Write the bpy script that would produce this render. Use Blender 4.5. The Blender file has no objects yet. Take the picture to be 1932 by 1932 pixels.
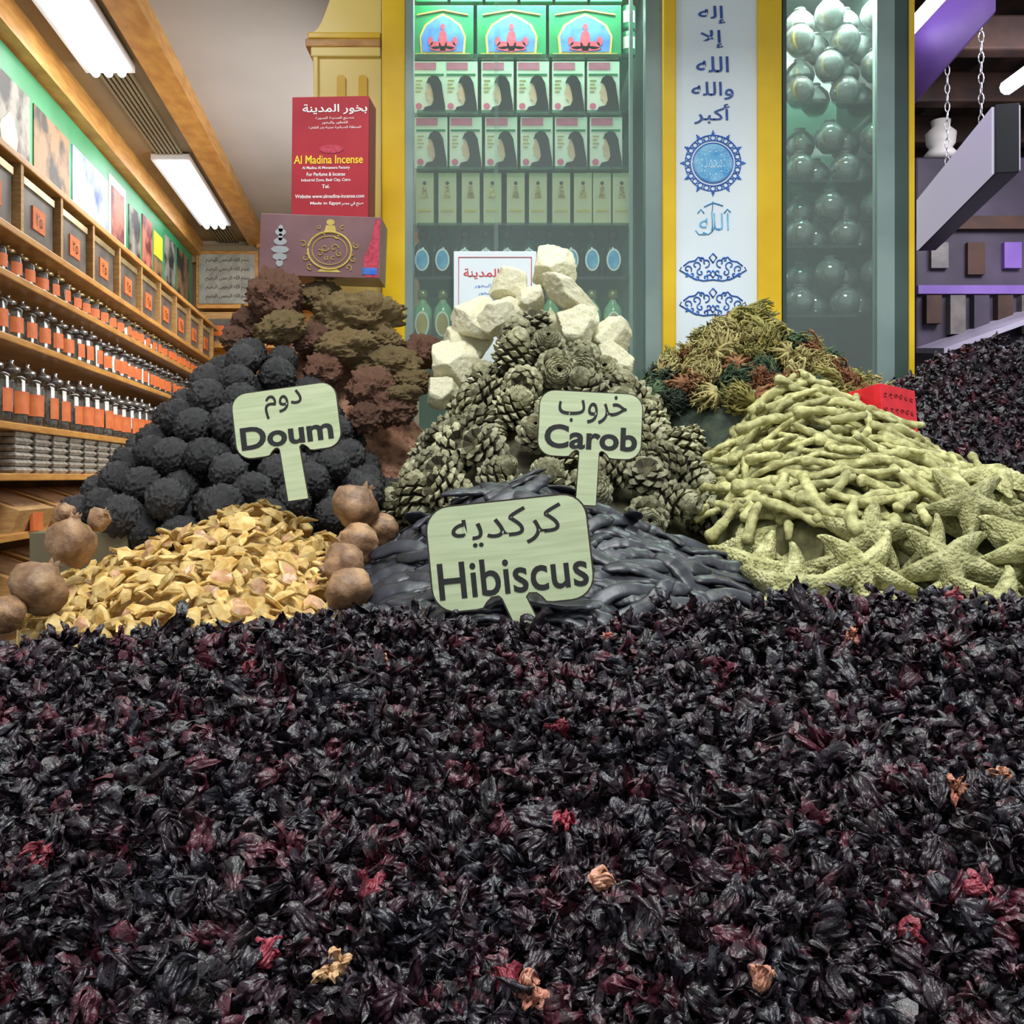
import bpy, bmesh, math, random
import numpy as np
from mathutils import Vector, Matrix, Euler, noise
R = random.Random(11)
NR = np.random.RandomState(5)
C = bpy.context.scene.collection
PI = math.pi
CZ = 1.30; F = 1855.0; HV = 900.0
def P(u, v, Y): return Vector(((u-966)/F*Y, Y, CZ+(HV-v)/F*Y))
def X(u, Y): return (u-966)/F*Y
def Z(v, Y): return CZ+(HV-v)/F*Y
def hx(s, a=1.0):
    s = s.lstrip('#'); o = []
    for i in (0, 2, 4):
        c = int(s[i:i+2], 16)/255
        o.append(c/12.92 if c <= .04045 else ((c+.055)/1.055)**2.4)
    return (*o, a)
# ---------------------------------------------------------------- materials
def newmat(name):
    m = bpy.data.materials.new(name); m.use_nodes = True
    return m, m.node_tree.nodes, m.node_tree.links, m.node_tree.nodes['Principled BSDF']
def pm(name, c1, c2=None, scale=30, rough=.6, bump=.0, bscale=60, metal=0, c3=None, orand=0, spec=.5, lo=.35, hi=.65, stretch=None, dist=.002, vor=0):
    m, N, L, b = newmat(name)
    b.inputs['Roughness'].default_value = rough
    b.inputs['Metallic'].default_value = metal
    b.inputs['Specular IOR Level'].default_value = spec
    tc = N.new('ShaderNodeTexCoord'); src = tc.outputs['Object']
    if stretch:
        mp = N.new('ShaderNodeMapping'); mp.inputs['Scale'].default_value = stretch
        L.new(src, mp.inputs['Vector']); src = mp.outputs['Vector']
    if orand:
        oi = N.new('ShaderNodeObjectInfo'); ad = N.new('ShaderNodeVectorMath'); ad.operation = 'ADD'
        ml = N.new('ShaderNodeMath'); ml.operation = 'MULTIPLY'; ml.inputs[1].default_value = 37.0
        L.new(oi.outputs['Random'], ml.inputs[0]); L.new(src, ad.inputs[0]); L.new(ml.outputs[0], ad.inputs[1]); src = ad.outputs[0]
    nz = N.new('ShaderNodeTexNoise'); nz.inputs['Scale'].default_value = scale; nz.inputs['Detail'].default_value = 6
    L.new(src, nz.inputs['Vector'])
    cr = N.new('ShaderNodeValToRGB'); e = cr.color_ramp.elements
    e[0].position = lo; e[0].color = hx(c1); e[1].position = hi; e[1].color = hx(c2 or c1)
    if c3: k = e.new(.5*(lo+hi)); k.color = hx(c3)
    L.new(nz.outputs['Fac'], cr.inputs['Fac'])
    out = cr.outputs['Color']
    if orand:
        hs = N.new('ShaderNodeHueSaturation'); mr = N.new('ShaderNodeMapRange')
        mr.inputs['To Min'].default_value = 1-orand; mr.inputs['To Max'].default_value = 1+orand
        L.new(oi.outputs['Random'], mr.inputs['Value']); L.new(mr.outputs[0], hs.inputs['Value']); L.new(out, hs.inputs['Color']); out = hs.outputs['Color']
    L.new(out, b.inputs['Base Color'])
    if bump:
        n2 = N.new('ShaderNodeTexNoise'); n2.inputs['Scale'].default_value = bscale; n2.inputs['Detail'].default_value = 5
        L.new(src, n2.inputs['Vector']); ho = n2.outputs['Fac']
        if vor:
            vo = N.new('ShaderNodeTexVoronoi'); vo.inputs['Scale'].default_value = vor; L.new(src, vo.inputs['Vector'])
            iv = N.new('ShaderNodeMath'); iv.operation = 'MULTIPLY_ADD'; iv.inputs[1].default_value = -1.6
            L.new(vo.outputs['Distance'], iv.inputs[0]); L.new(ho, iv.inputs[2]); ho = iv.outputs[0]
        bp = N.new('ShaderNodeBump'); bp.inputs['Strength'].default_value = bump; bp.inputs['Distance'].default_value = dist
        L.new(ho, bp.inputs['Height']); L.new(bp.outputs[0], b.inputs['Normal'])
    return m
def emis(name, col, s):
    m, N, L, b = newmat(name); b.inputs['Emission Color'].default_value = hx(col); b.inputs['Emission Strength'].default_value = s
    b.inputs['Base Color'].default_value = hx(col); return m
def glassy(name, tint, fac=.12, rough=.02, k=.5, haze=0):
    m, N, L, b = newmat(name); N.remove(b)
    out = N['Material Output']; t = N.new('ShaderNodeBsdfTransparent'); t.inputs[0].default_value = hx(tint)
    g = N.new('ShaderNodeBsdfGlossy'); g.inputs['Roughness'].default_value = rough
    lw = N.new('ShaderNodeLayerWeight'); lw.inputs['Blend'].default_value = .25
    ma = N.new('ShaderNodeMath'); ma.operation = 'MULTIPLY_ADD'; ma.inputs[1].default_value = k; ma.inputs[2].default_value = fac
    L.new(lw.outputs['Fresnel'], ma.inputs[0])
    mx = N.new('ShaderNodeMixShader'); L.new(ma.outputs[0], mx.inputs[0]); L.new(t.outputs[0], mx.inputs[1]); L.new(g.outputs[0], mx.inputs[2])
    res = mx.outputs[0]
    if haze:
        df = N.new('ShaderNodeBsdfDiffuse'); df.inputs[0].default_value = (.8, .9, .88, 1)  # milky haze painted on the glass as a pale diffuse share
        m2 = N.new('ShaderNodeMixShader'); m2.inputs[0].default_value = haze; L.new(res, m2.inputs[1]); L.new(df.outputs[0], m2.inputs[2]); res = m2.outputs[0]
    L.new(res, out.inputs['Surface']); return m
def calyxmat(name, stops, rough=.33):
    m, N, L, b = newmat(name); b.inputs['Roughness'].default_value = rough; b.inputs['Specular IOR Level'].default_value = .65
    oi = N.new('ShaderNodeObjectInfo'); at = N.new('ShaderNodeAttribute'); at.attribute_name = 'rnd'
    a = N.new('ShaderNodeMath'); a.operation = 'ADD'; L.new(oi.outputs['Random'], a.inputs[0]); L.new(at.outputs['Fac'], a.inputs[1])
    tc = N.new('ShaderNodeTexCoord'); nz = N.new('ShaderNodeTexNoise'); nz.inputs['Scale'].default_value = 70; nz.inputs['Detail'].default_value = 4
    L.new(tc.outputs['Object'], nz.inputs['Vector'])
    mm = N.new('ShaderNodeMath'); mm.operation = 'MULTIPLY_ADD'; mm.inputs[1].default_value = .35; L.new(nz.outputs['Fac'], mm.inputs[0]); L.new(a.outputs[0], mm.inputs[2])
    fr = N.new('ShaderNodeMath'); fr.operation = 'FRACT'; L.new(mm.outputs[0], fr.inputs[0])
    cr = N.new('ShaderNodeValToRGB'); el = cr.color_ramp.elements
    el[0].position = stops[0][0]; el[0].color = hx(stops[0][1]); el[1].position = stops[-1][0]; el[1].color = hx(stops[-1][1])
    for p, c in stops[1:-1]: k = el.new(p); k.color = hx(c)
    L.new(fr.outputs[0], cr.inputs['Fac']); L.new(cr.outputs[0], b.inputs['Base Color'])
    n2 = N.new('ShaderNodeTexNoise'); n2.inputs['Scale'].default_value = 240; n2.inputs['Detail'].default_value = 4
    L.new(tc.outputs['Object'], n2.inputs['Vector'])
    bp = N.new('ShaderNodeBump'); bp.inputs['Strength'].default_value = .9; bp.inputs['Distance'].default_value = .0020
    L.new(n2.outputs['Fac'], bp.inputs['Height']); L.new(bp.outputs[0], b.inputs['Normal'])
    return m
# ---------------------------------------------------------------- mesh helpers
def tag(o, label=None, cat=None, group=None, kind=None):
    if label: o['label'] = label
    if cat: o['category'] = cat
    if group: o['group'] = group
    if kind: o['kind'] = kind
    return o
def empty(name, loc, rot=(0, 0, 0)):
    o = bpy.data.objects.new(name, None); C.objects.link(o); o.location = loc; o.rotation_euler = rot; o.empty_display_size = .05; return o
class MB:
    def __init__(s): s.v = []; s.f = []; s.m = []
    def add(s, vs, fs, mi=0):
        o = len(s.v); s.v += [tuple(p) for p in vs]; s.f += [tuple(i+o for i in f) for f in fs]; s.m += [mi]*len(fs); return s
    def box(s, x0, x1, y0, y1, z0, z1, mi=0, M=None):
        vs = [Vector(p) for p in ((x0,y0,z0),(x1,y0,z0),(x1,y1,z0),(x0,y1,z0),(x0,y0,z1),(x1,y0,z1),(x1,y1,z1),(x0,y1,z1))]
        if M: vs = [M@p for p in vs]
        return s.add(vs, [(0,3,2,1),(4,5,6,7),(0,1,5,4),(1,2,6,5),(2,3,7,6),(3,0,4,7)], mi)
    def hexa(s, vs, mi=0):
        return s.add(vs, [(0,3,2,1),(4,5,6,7),(0,1,5,4),(1,2,6,5),(2,3,7,6),(3,0,4,7)], mi)
    def tube(s, pts, rad, n=8, flat=1.0, mi=0, up=Vector((0, 0, 1)), rfun=None):
        pts = [Vector(p) for p in pts]; k = len(pts); vs = []
        if not hasattr(rad, '__len__'): rad = [rad]*k
        for i, p in enumerate(pts):
            d = (pts[min(i+1, k-1)]-pts[max(i-1, 0)]).normalized()
            a = up.cross(d)
            if a.length < .05: a = Vector((1, 0, 0)).cross(d)
            a.normalize(); b = d.cross(a)
            for j in range(n):
                t = 2*PI*j/n; rr = rad[i]*(rfun(i, j) if rfun else 1)
                vs.append(p+a*math.cos(t)*rr+b*math.sin(t)*rr*flat)
        fs = []
        for i in range(k-1):
            for j in range(n): fs.append((i*n+j, i*n+(j+1) % n, (i+1)*n+(j+1) % n, (i+1)*n+j))
        fs.append(tuple(range(n-1, -1, -1))); fs.append(tuple((k-1)*n+j for j in range(n)))
        return s.add(vs, fs, mi)
    def lathe(s, prof, n=20, c=(0, 0, 0), mi=0, a0=0, a1=2*PI):
        full = abs(a1-a0-2*PI) < 1e-6; k = len(prof); vs = []; m = n if full else n+1
        for (r, z) in prof:
            for j in range(m):
                t = a0+(a1-a0)*j/n; vs.append((c[0]+r*math.cos(t), c[1]+r*math.sin(t), c[2]+z))
        fs = []
        for i in range(k-1):
            for j in range(n):
                j2 = (j+1) % m; fs.append((i*m+j, i*m+j2, (i+1)*m+j2, (i+1)*m+j))
        return s.add(vs, fs, mi)
    def prism(s, pts, y0, y1, mi=0, ms=None, inset=0):      # polygon in XZ, front at y0 (towards camera)
        n = len(pts); ms = mi if ms is None else ms
        if sum(pts[i][0]*pts[(i+1) % n][1]-pts[(i+1) % n][0]*pts[i][1] for i in range(n)) < 0: pts = pts[::-1]
        vs = [(p[0], y0, p[1]) for p in pts]+[(p[0], y1, p[1]) for p in pts]
        s.add(vs, [tuple(range(2*n-1, n-1, -1))]+[(i, i+n, (i+1) % n+n, (i+1) % n) for i in range(n)], ms)
        if inset:
            q = []
            for i in range(n):
                a = Vector(pts[i-1]); b = Vector(pts[i]); c = Vector(pts[(i+1) % n])
                n1 = Vector((-(b-a).y, (b-a).x)).normalized(); n2 = Vector((-(c-b).y, (c-b).x)).normalized()
                nn = (n1+n2); nn = nn.normalized() if nn.length > .01 else n1
                q.append(b+nn*inset)
            s.add([(p[0], y0, p[1]) for p in pts]+[(p[0], y0, p[1]) for p in q], [(i, (i+1) % n, (i+1) % n+n, i+n) for i in range(n)], ms)
            s.add([(p[0], y0, p[1]) for p in q], [tuple(range(n))], mi)
        else: s.add([(p[0], y0, p[1]) for p in pts], [tuple(range(n))], mi)
        return s
    def mesh(s, name, mats, smooth=False):
        me = bpy.data.meshes.new(name); me.from_pydata(s.v, [], s.f)
        for m in (mats if isinstance(mats, (list, tuple)) else [mats]): me.materials.append(m)
        me.polygons.foreach_set('material_index', s.m)
        if smooth: me.polygons.foreach_set('use_smooth', [True]*len(me.polygons))
        me.update(); return me
    def build(s, name, mats, parent=None, smooth=False, loc=None, bevel=0):
        o = bpy.data.objects.new(name, s.mesh(name, mats, smooth)); C.objects.link(o)
        if parent: o.parent = parent
        if loc is not None: o.location = loc
        if bevel:
            b = o.modifiers.new('bevel', 'BEVEL'); b.width = bevel; b.segments = 2; b.limit_method = 'ANGLE'
        return o
def inst(name, me, M, label, cat, group=None, mat=None):
    o = bpy.data.objects.new(name, me); C.objects.link(o); o.matrix_world = M
    return tag(o, label, cat, group)
def dup(o, loc=None, rz=None, label=None, group=None):
    def rec(s, par):
        c = s.copy(); C.objects.link(c)
        if par: c.parent = par
        for ch in list(s.children): rec(ch, c)
        return c
    r = rec(o, None)
    if loc is not None: r.location = loc
    if rz is not None: r.rotation_euler.z = rz
    if label: r['label'] = label
    if group: r['group'] = group
    return r
def rrect(x0, x1, z0, z1, r, k=5):
    p = []
    for cx, cz, a in ((x1-r, z1-r, 0), (x0+r, z1-r, 90), (x0+r, z0+r, 180), (x1-r, z0+r, 270)):
        for i in range(k+1):
            t = math.radians(a+90*i/k); p.append((cx+r*math.cos(t), cz+r*math.sin(t)))
    return p
def ell(cx, cz, a, b, n=28): return [(cx+a*math.cos(2*PI*i/n), cz+b*math.sin(2*PI*i/n)) for i in range(n)]
def spiral(cu, cv, r, a0, turns, sg=1, n=12): return [(cu+r*(1-.75*i/n)*math.cos(a0+sg*turns*2*PI*i/n), cv+r*(1-.75*i/n)*math.sin(a0+sg*turns*2*PI*i/n)) for i in range(n+1)]
# ---------------------------------------------------------------- lettering
AF = {'ا':(0xFE8D,2),'أ':(0xFE83,2),'إ':(0xFE87,2),'ب':(0xFE8F,4),'ة':(0xFE93,2),'ت':(0xFE95,4),'ج':(0xFE9D,4),'ح':(0xFEA1,4),'خ':(0xFEA5,4),
 'د':(0xFEA9,2),'ر':(0xFEAD,2),'ز':(0xFEAF,2),'س':(0xFEB1,4),'ش':(0xFEB5,4),'ص':(0xFEB9,4),'ط':(0xFEC1,4),'ع':(0xFEC9,4),'ف':(0xFED1,4),'ق':(0xFED5,4),
 'ك':(0xFED9,4),'ل':(0xFEDD,4),'م':(0xFEE1,4),'ن':(0xFEE5,4),'ه':(0xFEE9,4),'و':(0xFEED,2),'ى':(0xFEEF,2),'ي':(0xFEF1,4),'ﻻ':(0xFEFB,2)}
def arab(t):
    t = t.replace('لا', 'ﻻ'); out = []
    for i, ch in enumerate(t):
        if ch not in AF: out.append(ch); continue
        base, k = AF[ch]
        prev = i > 0 and t[i-1] in AF and AF[t[i-1]][1] == 4
        nxt = k == 4 and i+1 < len(t) and t[i+1] in AF
        out.append(chr(base+(0 if not prev and not nxt else 1 if prev and not nxt else 2 if not prev else 3)))
    return ''.join(reversed(out))
def text(body, cx, cz, w, h, y, mat, parent, bold=0, thick=.0006, name='lettering'):
    cu = bpy.data.curves.new('txt', 'FONT'); cu.body = body; cu.size = 1; cu.offset = bold; cu.resolution_u = 4
    o = bpy.data.objects.new('txt', cu); C.objects.link(o)
    bpy.context.view_layer.update()
    me = bpy.data.meshes.new_from_object(o.evaluated_get(bpy.context.evaluated_depsgraph_get()))
    bpy.data.objects.remove(o); bpy.data.curves.remove(cu)
    n = len(me.vertices)
    if n == 0: print('EMPTY TEXT', body); return None
    co = np.empty(n*3); me.vertices.foreach_get('co', co); co = co.reshape(-1, 3)
    mn = co.min(0); mx = co.max(0); sx = w/max(mx[0]-mn[0], 1e-6); sz = h/max(mx[1]-mn[1], 1e-6) if h else sx
    q = np.zeros_like(co); q[:, 0] = (co[:, 0]-(mn[0]+mx[0])/2)*sx+cx; q[:, 2] = (co[:, 1]-(mn[1]+mx[1])/2)*sz+cz; q[:, 1] = y
    me.vertices.foreach_set('co', q.ravel()); me.materials.clear(); me.materials.append(mat); me.update()
    ob = bpy.data.objects.new(name, me); C.objects.link(ob); ob.parent = parent
    return ob
# ================================================================= MATERIALS
M = {}
M['calyx'] = calyxmat('hibiscus dark', [(0, '#1a151a'), (.28, '#2a1a23'), (.5, '#201e27'), (.68, '#341a27'), (.82, '#292326'), (.94, '#581e2e'), (1.0, '#3a2e30')])
M['calyx_red'] = calyxmat('hibiscus red', [(0, '#7c2434'), (.5, '#9c3444'), (1, '#6c202a')])
M['calyx_pale'] = calyxmat('hibiscus pale', [(0, '#d0a878'), (.4, '#a85850'), (.7, '#c88a70'), (1, '#dfc294')])
M['doum'] = pm('doum black', '#1e1e21', '#5a4e44', 60, .38, .5, 120, c3='#2e2d30', orand=.28, dist=.003, lo=.38, hi=.74)
M['chip_in'] = pm('doum flesh', '#b68c42', '#dcc080', 60, .75, .6, 150, orand=.25)
M['chip_skin'] = pm('doum skin', '#9a6a42', '#ccA07a', 50, .3, .2, 100, orand=.2)
M['fruit'] = pm('doum fruit skin', '#6e4e36', '#a8825e', 40, .52, .6, 130, c3='#8a684a', orand=.15, dist=.003)
M['cone_in'] = pm('pine scale', '#343022', '#565036', 60, .8)
M['cone_tip'] = pm('pine scale tip', '#747052', '#aca888', 90, .75, .4, 200, orand=.3)
M['carob'] = pm('carob skin', '#191b20', '#34353e', 25, .38, .5, 60, orand=.3, dist=.002)
M['root'] = pm('root bark', '#88824e', '#c6c288', 60, .75, .9, 90, orand=.22, dist=.004)
M['star'] = pm('starfish skin', '#8c8854', '#cac690', 60, .8, .8, 320, orand=.2, dist=.003, vor=230)  # cream skin with the greenish yellow light mixed into its colour
M['alum'] = pm('alum stone', '#dbd3a6', '#f4efd6', 14, .65, .5, 60, orand=.06, dist=.006)
M['rockR'] = pm('resin rock red', '#80503c', '#c69478', 50, .85, 1.0, 130, orand=.2, dist=.01)
M['rockB'] = pm('resin rock brown', '#927248', '#d4b880', 50, .85, 1.0, 130, orand=.2, dist=.01)
for k, a, b_ in (('mossG', '#30422f', '#566a46'), ('mossO', '#6e6834', '#a29654'), ('mossR', '#6a4028', '#94643e'), ('mossT', '#8a7c4c', '#bcae74'), ('mossD', '#26302a', '#424c3a')):
    M[k] = pm(k, a, b_, 60, .85, .4, 150)
M['ply'] = pm('sign plywood', '#b4c096', '#c9d2aa', 9, .5, .05, 60, stretch=(1, 1, 14))
M['burnt'] = pm('burnt edge', '#2a231c', '#3a3026', 40, .7)
M['ink'] = pm('engraved letters', '#17181a', '#22211f', 40, .7)
M['yellow'] = pm('yellow lacquer', '#dcb010', '#ecc41e', 6, .3)
M['cream'] = pm('cream lacquer', '#ecd274', '#f4dc88', 4, .35)
M['orangewood'] = pm('orange wood', '#b07a3c', '#cc9850', 10, .4, .1, 30, stretch=(2, 1, 8))
M['shelfwood'] = pm('shelf wood', '#a07848', '#bc945e', 12, .5, stretch=(2, 2, 10))
M['darkwood'] = pm('dark wood', '#2a1c14', '#4a3020', 8, .7, .3, 40)
M['backwood'] = pm('brown back board', '#745c40', '#8e7250', 8, .7)
M['ceil'] = pm('ceiling', '#aeaaa8', '#b8b4b2', 2, .8)
M['ceilstrip'] = pm('ceiling strip', '#7c7058', '#908264', 3, .6)
M['wall'] = pm('wall plaster', '#9a8a70', '#ac9c80', 4, .8)
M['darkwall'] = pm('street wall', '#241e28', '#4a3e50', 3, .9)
M['floor'] = pm('floor', '#3a3632', '#4c4640', 6, .7, .2, 30)
M['counter'] = pm('counter', '#5a5038', '#6a6044', 8, .6)
M['tube'] = emis('tube light', '#f4f7ff', 6)
M['tube2'] = emis('tube light far', '#f0ecff', 6)
M['white'] = pm('white enamel', '#d8dade', '#e4e6ea', 5, .4)
M['alu'] = pm('aluminium', '#7d8f8c', '#90a29e', 5, .35, metal=.3)
M['greenframe'] = pm('dark green frame', '#34443f', '#42544e', 5, .35)
M['greyback'] = pm('grey green back', '#74847e', '#a0aca6', 4, .4)
M['teal'] = pm('teal back panel', '#64a68c', '#8cc4ac', 3, .35)
M['tealside'] = pm('pale side panel', '#98b6c0', '#aecccf', 3, .25)
M['glass'] = glassy('cabinet glass', '#f4faf6', .03, k=.3, haze=.06)
M['shelfglass'] = glassy('shelf glass', '#cdeee2', .08)
M['jarglass'] = glassy('jar glass', '#e4e8ec', .12, .08)
M['globe'] = glassy('clear grey globe', '#ccd6d6', .18, .06, .8, haze=.12)
M['jarfill'] = pm('jar contents', '#5c5650', '#968c80', 90, .6, orand=.3)
M['orange'] = pm('orange label', '#c86028', '#d87438', 30, .6)
M['gold'] = pm('brass lid', '#b8a474', '#d8c698', 10, .25, metal=.6)
M['silver'] = pm('silver lid', '#b0b0b0', '#d0d0d0', 10, .25, metal=.7)
M['green'] = pm('green carton', '#0a6a3c', '#128250', 10, .35)
M['greenban'] = pm('green banner', '#1f7a4c', '#2a905e', 4, .4)
M['gold_ink'] = pm('gold ink', '#b49a48', '#c8ae5c', 30, .4)
M['blue'] = pm('blue print', '#2458b4', '#3c78cc', 40, .5)
M['ltblue'] = pm('pale blue print', '#3c96d4', '#86c6ea', 30, .5)
M['palerblue'] = pm('paler blue print', '#b4d8ee', '#d0e8f4', 30, .5)
M['navy'] = pm('navy ink', '#24468e', '#3458a8', 30, .5)
M['redfig'] = pm('red print', '#981c38', '#c03c50', 120, .5)
M['redbox'] = pm('red carton', '#9a1826', '#ac2230', 6, .4)
M['redside'] = pm('red carton side', '#6a0e16', '#780f18', 6, .4)
M['redbright'] = pm('bright red carton', '#c81424', '#e02030', 30, .4)
M['whiteink'] = pm('white ink', '#eceaea', '#f4f2f2', 30, .5)
M['yellowink'] = pm('yellow ink', '#e8c020', '#f0cc30', 30, .5)
M['redink'] = pm('red ink', '#c02a30', '#d03a40', 30, .5)
M['brownbox'] = pm('brown carton', '#6a4a4c', '#846264', 6, .3)
M['creamcard'] = pm('cream card', '#ddd9cc', '#ece8de', 10, .45)
M['palecard'] = pm('pale card', '#b8b08c', '#c8c0a0', 10, .45)
M['black'] = pm('black print', '#0c0c0e', '#18161a', 30, .35)
M['skin'] = pm('printed face', '#d4a890', '#e0bca4', 30, .6)
M['pink'] = pm('pink print', '#d05a80', '#dc7094', 30, .6)
M['dkbottle'] = pm('dark green bottle', '#0c2a28', '#143a34', 20, .15)
M['palebottle'] = pm('pale green bottle', '#6ea078', '#9cc49a', 30, .15)
M['panelwhite'] = pm('white panel', '#dae4ea', '#e8f0f6', 3, .45)
M['purple'] = pm('purple paint', '#6a4a9a', '#8a68b4', 3, .5)
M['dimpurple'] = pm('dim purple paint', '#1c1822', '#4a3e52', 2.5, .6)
M['litlav'] = emis('lit lavender face', '#c4bfce', .6)
M['lav'] = pm('lavender card', '#8a8494', '#a8a2b0', 5, .5)
M['blacksteel'] = pm('black steel', '#15151a', '#22222a', 5, .4)
M['greyphoto'] = pm('grey photo print', '#1e1e1e', '#8a8880', 9, .5, lo=.42, hi=.58)
M['brownphoto'] = pm('brown photo print', '#1e1814', '#8a6a48', 9, .5, lo=.42, hi=.58)
M['bluephoto'] = pm('blue photo print', '#3450a0', '#b0c0e4', 4, .5, lo=.42, hi=.58)
M['redphoto'] = pm('red photo print', '#5a1c20', '#b06a58', 9, .5, lo=.42, hi=.58)
M['binfront'] = pm('dark bin front', '#4c4844', '#6e6860', 12, .4)
M['parch'] = pm('calligraphy parchment', '#8e8f88', '#b0b0a6', 14, .6)
M['sack'] = pm('brown spice', '#6a4a30', '#8a6640', 20, .8, .5, 60)
M['sachet'] = pm('clear sachets', '#7a766e', '#b4b0a6', 60, .35, .6, 60)
# ================================================================= SETTING
def W(t, d, z): return Vector((-1.19-.126*t+d, t, CZ+z))
def wbox(mb, t0, t1, d0, d1, z0, z1, mi=0):
    return mb.hexa([W(t0, d0, z0), W(t0, d1, z0), W(t1, d1, z0), W(t1, d0, z0), W(t0, d0, z1), W(t0, d1, z1), W(t1, d1, z1), W(t1, d0, z1)], mi)
tag(MB().box(-4, 6, -1, 9, -.05, 0).build('floor', M['floor']), kind='structure')
tag(wbox(MB(), 1.6, 6.1, -.08, 0, -CZ, 1.5).build('wall_left', M['wall']), kind='structure')
tag(MB().box(-2.05, .98, 6.0, 6.08, 0, CZ+1.6).build('wall_back', M['wall']), kind='structure')
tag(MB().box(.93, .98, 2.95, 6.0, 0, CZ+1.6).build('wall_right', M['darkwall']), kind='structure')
tag(wbox(MB(), 1.6, 6.0, .43, 2.6, 1.47, 1.52).build('ceiling', M['ceil']), kind='structure')
mb = wbox(MB(), 1.6, 6.0, -.02, .36, 1.44, 1.5)
for k in range(7): wbox(mb, 1.6, 6.0, .165+k*.018, .173+k*.018, 1.425, 1.44)
tag(mb.build('ceiling_strip', M['ceilstrip']), kind='structure'); 
tag(wbox(wbox(MB(), 1.6, 6.0, .35, .45, 1.40, 1.47), 5.9, 6.0, .4, 2.4, 1.38, 1.47).build('trim_1', M['orangewood']), kind='structure')
tag(wbox(MB(), 1.6, 6.0, 0, .06, 1.34, 1.44).build('trim_2', M['orangewood']), kind='structure')
tag(MB().box(-2.0, .9, 5.95, 6.0, CZ+1.3, CZ+1.40).build('trim_3', M['ceilstrip']), kind='structure')
for (t0, t1, lb) in ((2.55, 3.42, 'nearer long fluorescent ceiling light above the green banner'), (4.35, 5.5, 'farther fluorescent ceiling light toward the back wall')):
    e = empty('ceiling_light', W((t0+t1)/2, .22, 1.42)); tag(e, lb, 'light', 'shop ceiling lights')
    a = wbox(MB(), t0, t1, .14, .31, 1.405, 1.43).build('housing', M['white']); a.parent = e; a.matrix_parent_inverse = Matrix.Translation(-e.location)
    for d in (.18, .225, .27):
        b = MB().tube([W(t0+.02, d, 1.395), W(t1-.02, d, 1.395)], .014, 10).build('lamp_tube', M['tube'], smooth=True); b.parent = e; b.matrix_parent_inverse = Matrix.Translation(-e.location)
# banner
e = empty('banner', W(3.5, 0, 1.15)); tag(e, 'long green printed picture banner running above the wall shelves', 'banner')
def wchild(mb, name, mat, e, **k):
    o = mb.build(name, mat, **k); o.parent = e; o.matrix_parent_inverse = Matrix.Translation(-Vector(e.location)); return o
wchild(wbox(MB(), 2.3, 5.9, 0, .012, .90, 1.33), 'backing', M['greenban'], e)
for (t0, t1, z0, z1, m) in ((2.4, 3.22, .92, 1.24, 'greyphoto'), (3.26, 3.62, .93, 1.24, 'brownphoto'), (3.66, 4.12, .91, 1.24, 'bluephoto'), (4.14, 4.40, .95, 1.28, 'whiteink'), (4.17, 4.37, .99, 1.24, 'redphoto'), (4.46, 4.66, .96, 1.24, 'greyphoto'), (4.70, 4.9, .95, 1.26, 'redphoto'), (4.94, 5.12, 1.12, 1.24, 'yellowink'), (4.94, 5.12, .97, 1.11, 'brownphoto'), (5.18, 5.42, .95, 1.28, 'greyphoto'), (5.48, 5.8, .95, 1.28, 'brownphoto')):
    wchild(wbox(MB(), t0, t1, .012, .016+.002*(t0 == 4.17), z0, z1), 'printed_picture', M[m], e)
mb = MB()
rr = random.Random(3)
for k in range(9):
    t = 2.5+rr.random()*.65; z = .97+rr.random()*.2; s_ = .03+rr.random()*.04
    pts = [W(t+s_*1.3*math.cos(a), .017, z+s_*math.sin(a)*(1+.3*math.sin(3*a+k))) for a in [2*PI*i/12 for i in range(12)]]
    mb.add(pts, [tuple(range(12))])
wchild(mb, 'printed_ginger', M['palecard'], e)
# wall shelf unit
e = empty('shelf_unit', W(4, 0, -CZ)); tag(e, 'orange wooden shelving covering the left wall, holding spice jars', 'shelves')
wchild(wbox(MB(), 2.3, 5.75, 0, .01, -.5, .87), 'back_panel', M['backwood'], e)
for z in (.87, .665, .54, .375, .145, .01, -.15, -.34, -.5):
    wchild(wbox(MB(), 2.3, 5.75, .0, .2, z-.02, z), 'shelf_board', M['orangewood'], e, bevel=.003)
for i in range(11):
    t = 2.34+i*.325; wchild(wbox(MB(), t, t+.02, 0, .195, .665, .85), 'divider', M['shelfwood'], e)
wchild(wbox(MB(), 2.3, 5.75, 0, .18, -CZ, -.52), 'plinth', M['orangewood'], e)
yaw = math.atan2(.126, 1)
def face(): return (0, 0, PI/2+yaw)
root = MB().box(-.125, .125, -.0, .12, 0, .16).build('spice_bin', M['binfront']); tag(root, 'dark square spice bin with orange label in the top shelf row', 'bin', 'spice bins in the top row')
MB().box(-.125, .125, -.006, 0, .145, .165).build('rim', M['gold'], root)
MB().box(-.05, .05, -.004, 0, .04, .105).build('label', M['orange'], root)
text('٢٥', 0, .072, .05, .035, -.006, M['black'], root)
root.rotation_euler = face(); root.location = W(2.34+.17, .18, .665)
for i in range(1, 10): dup(root, W(2.34+.325*i+.17, .18, .665))
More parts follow.
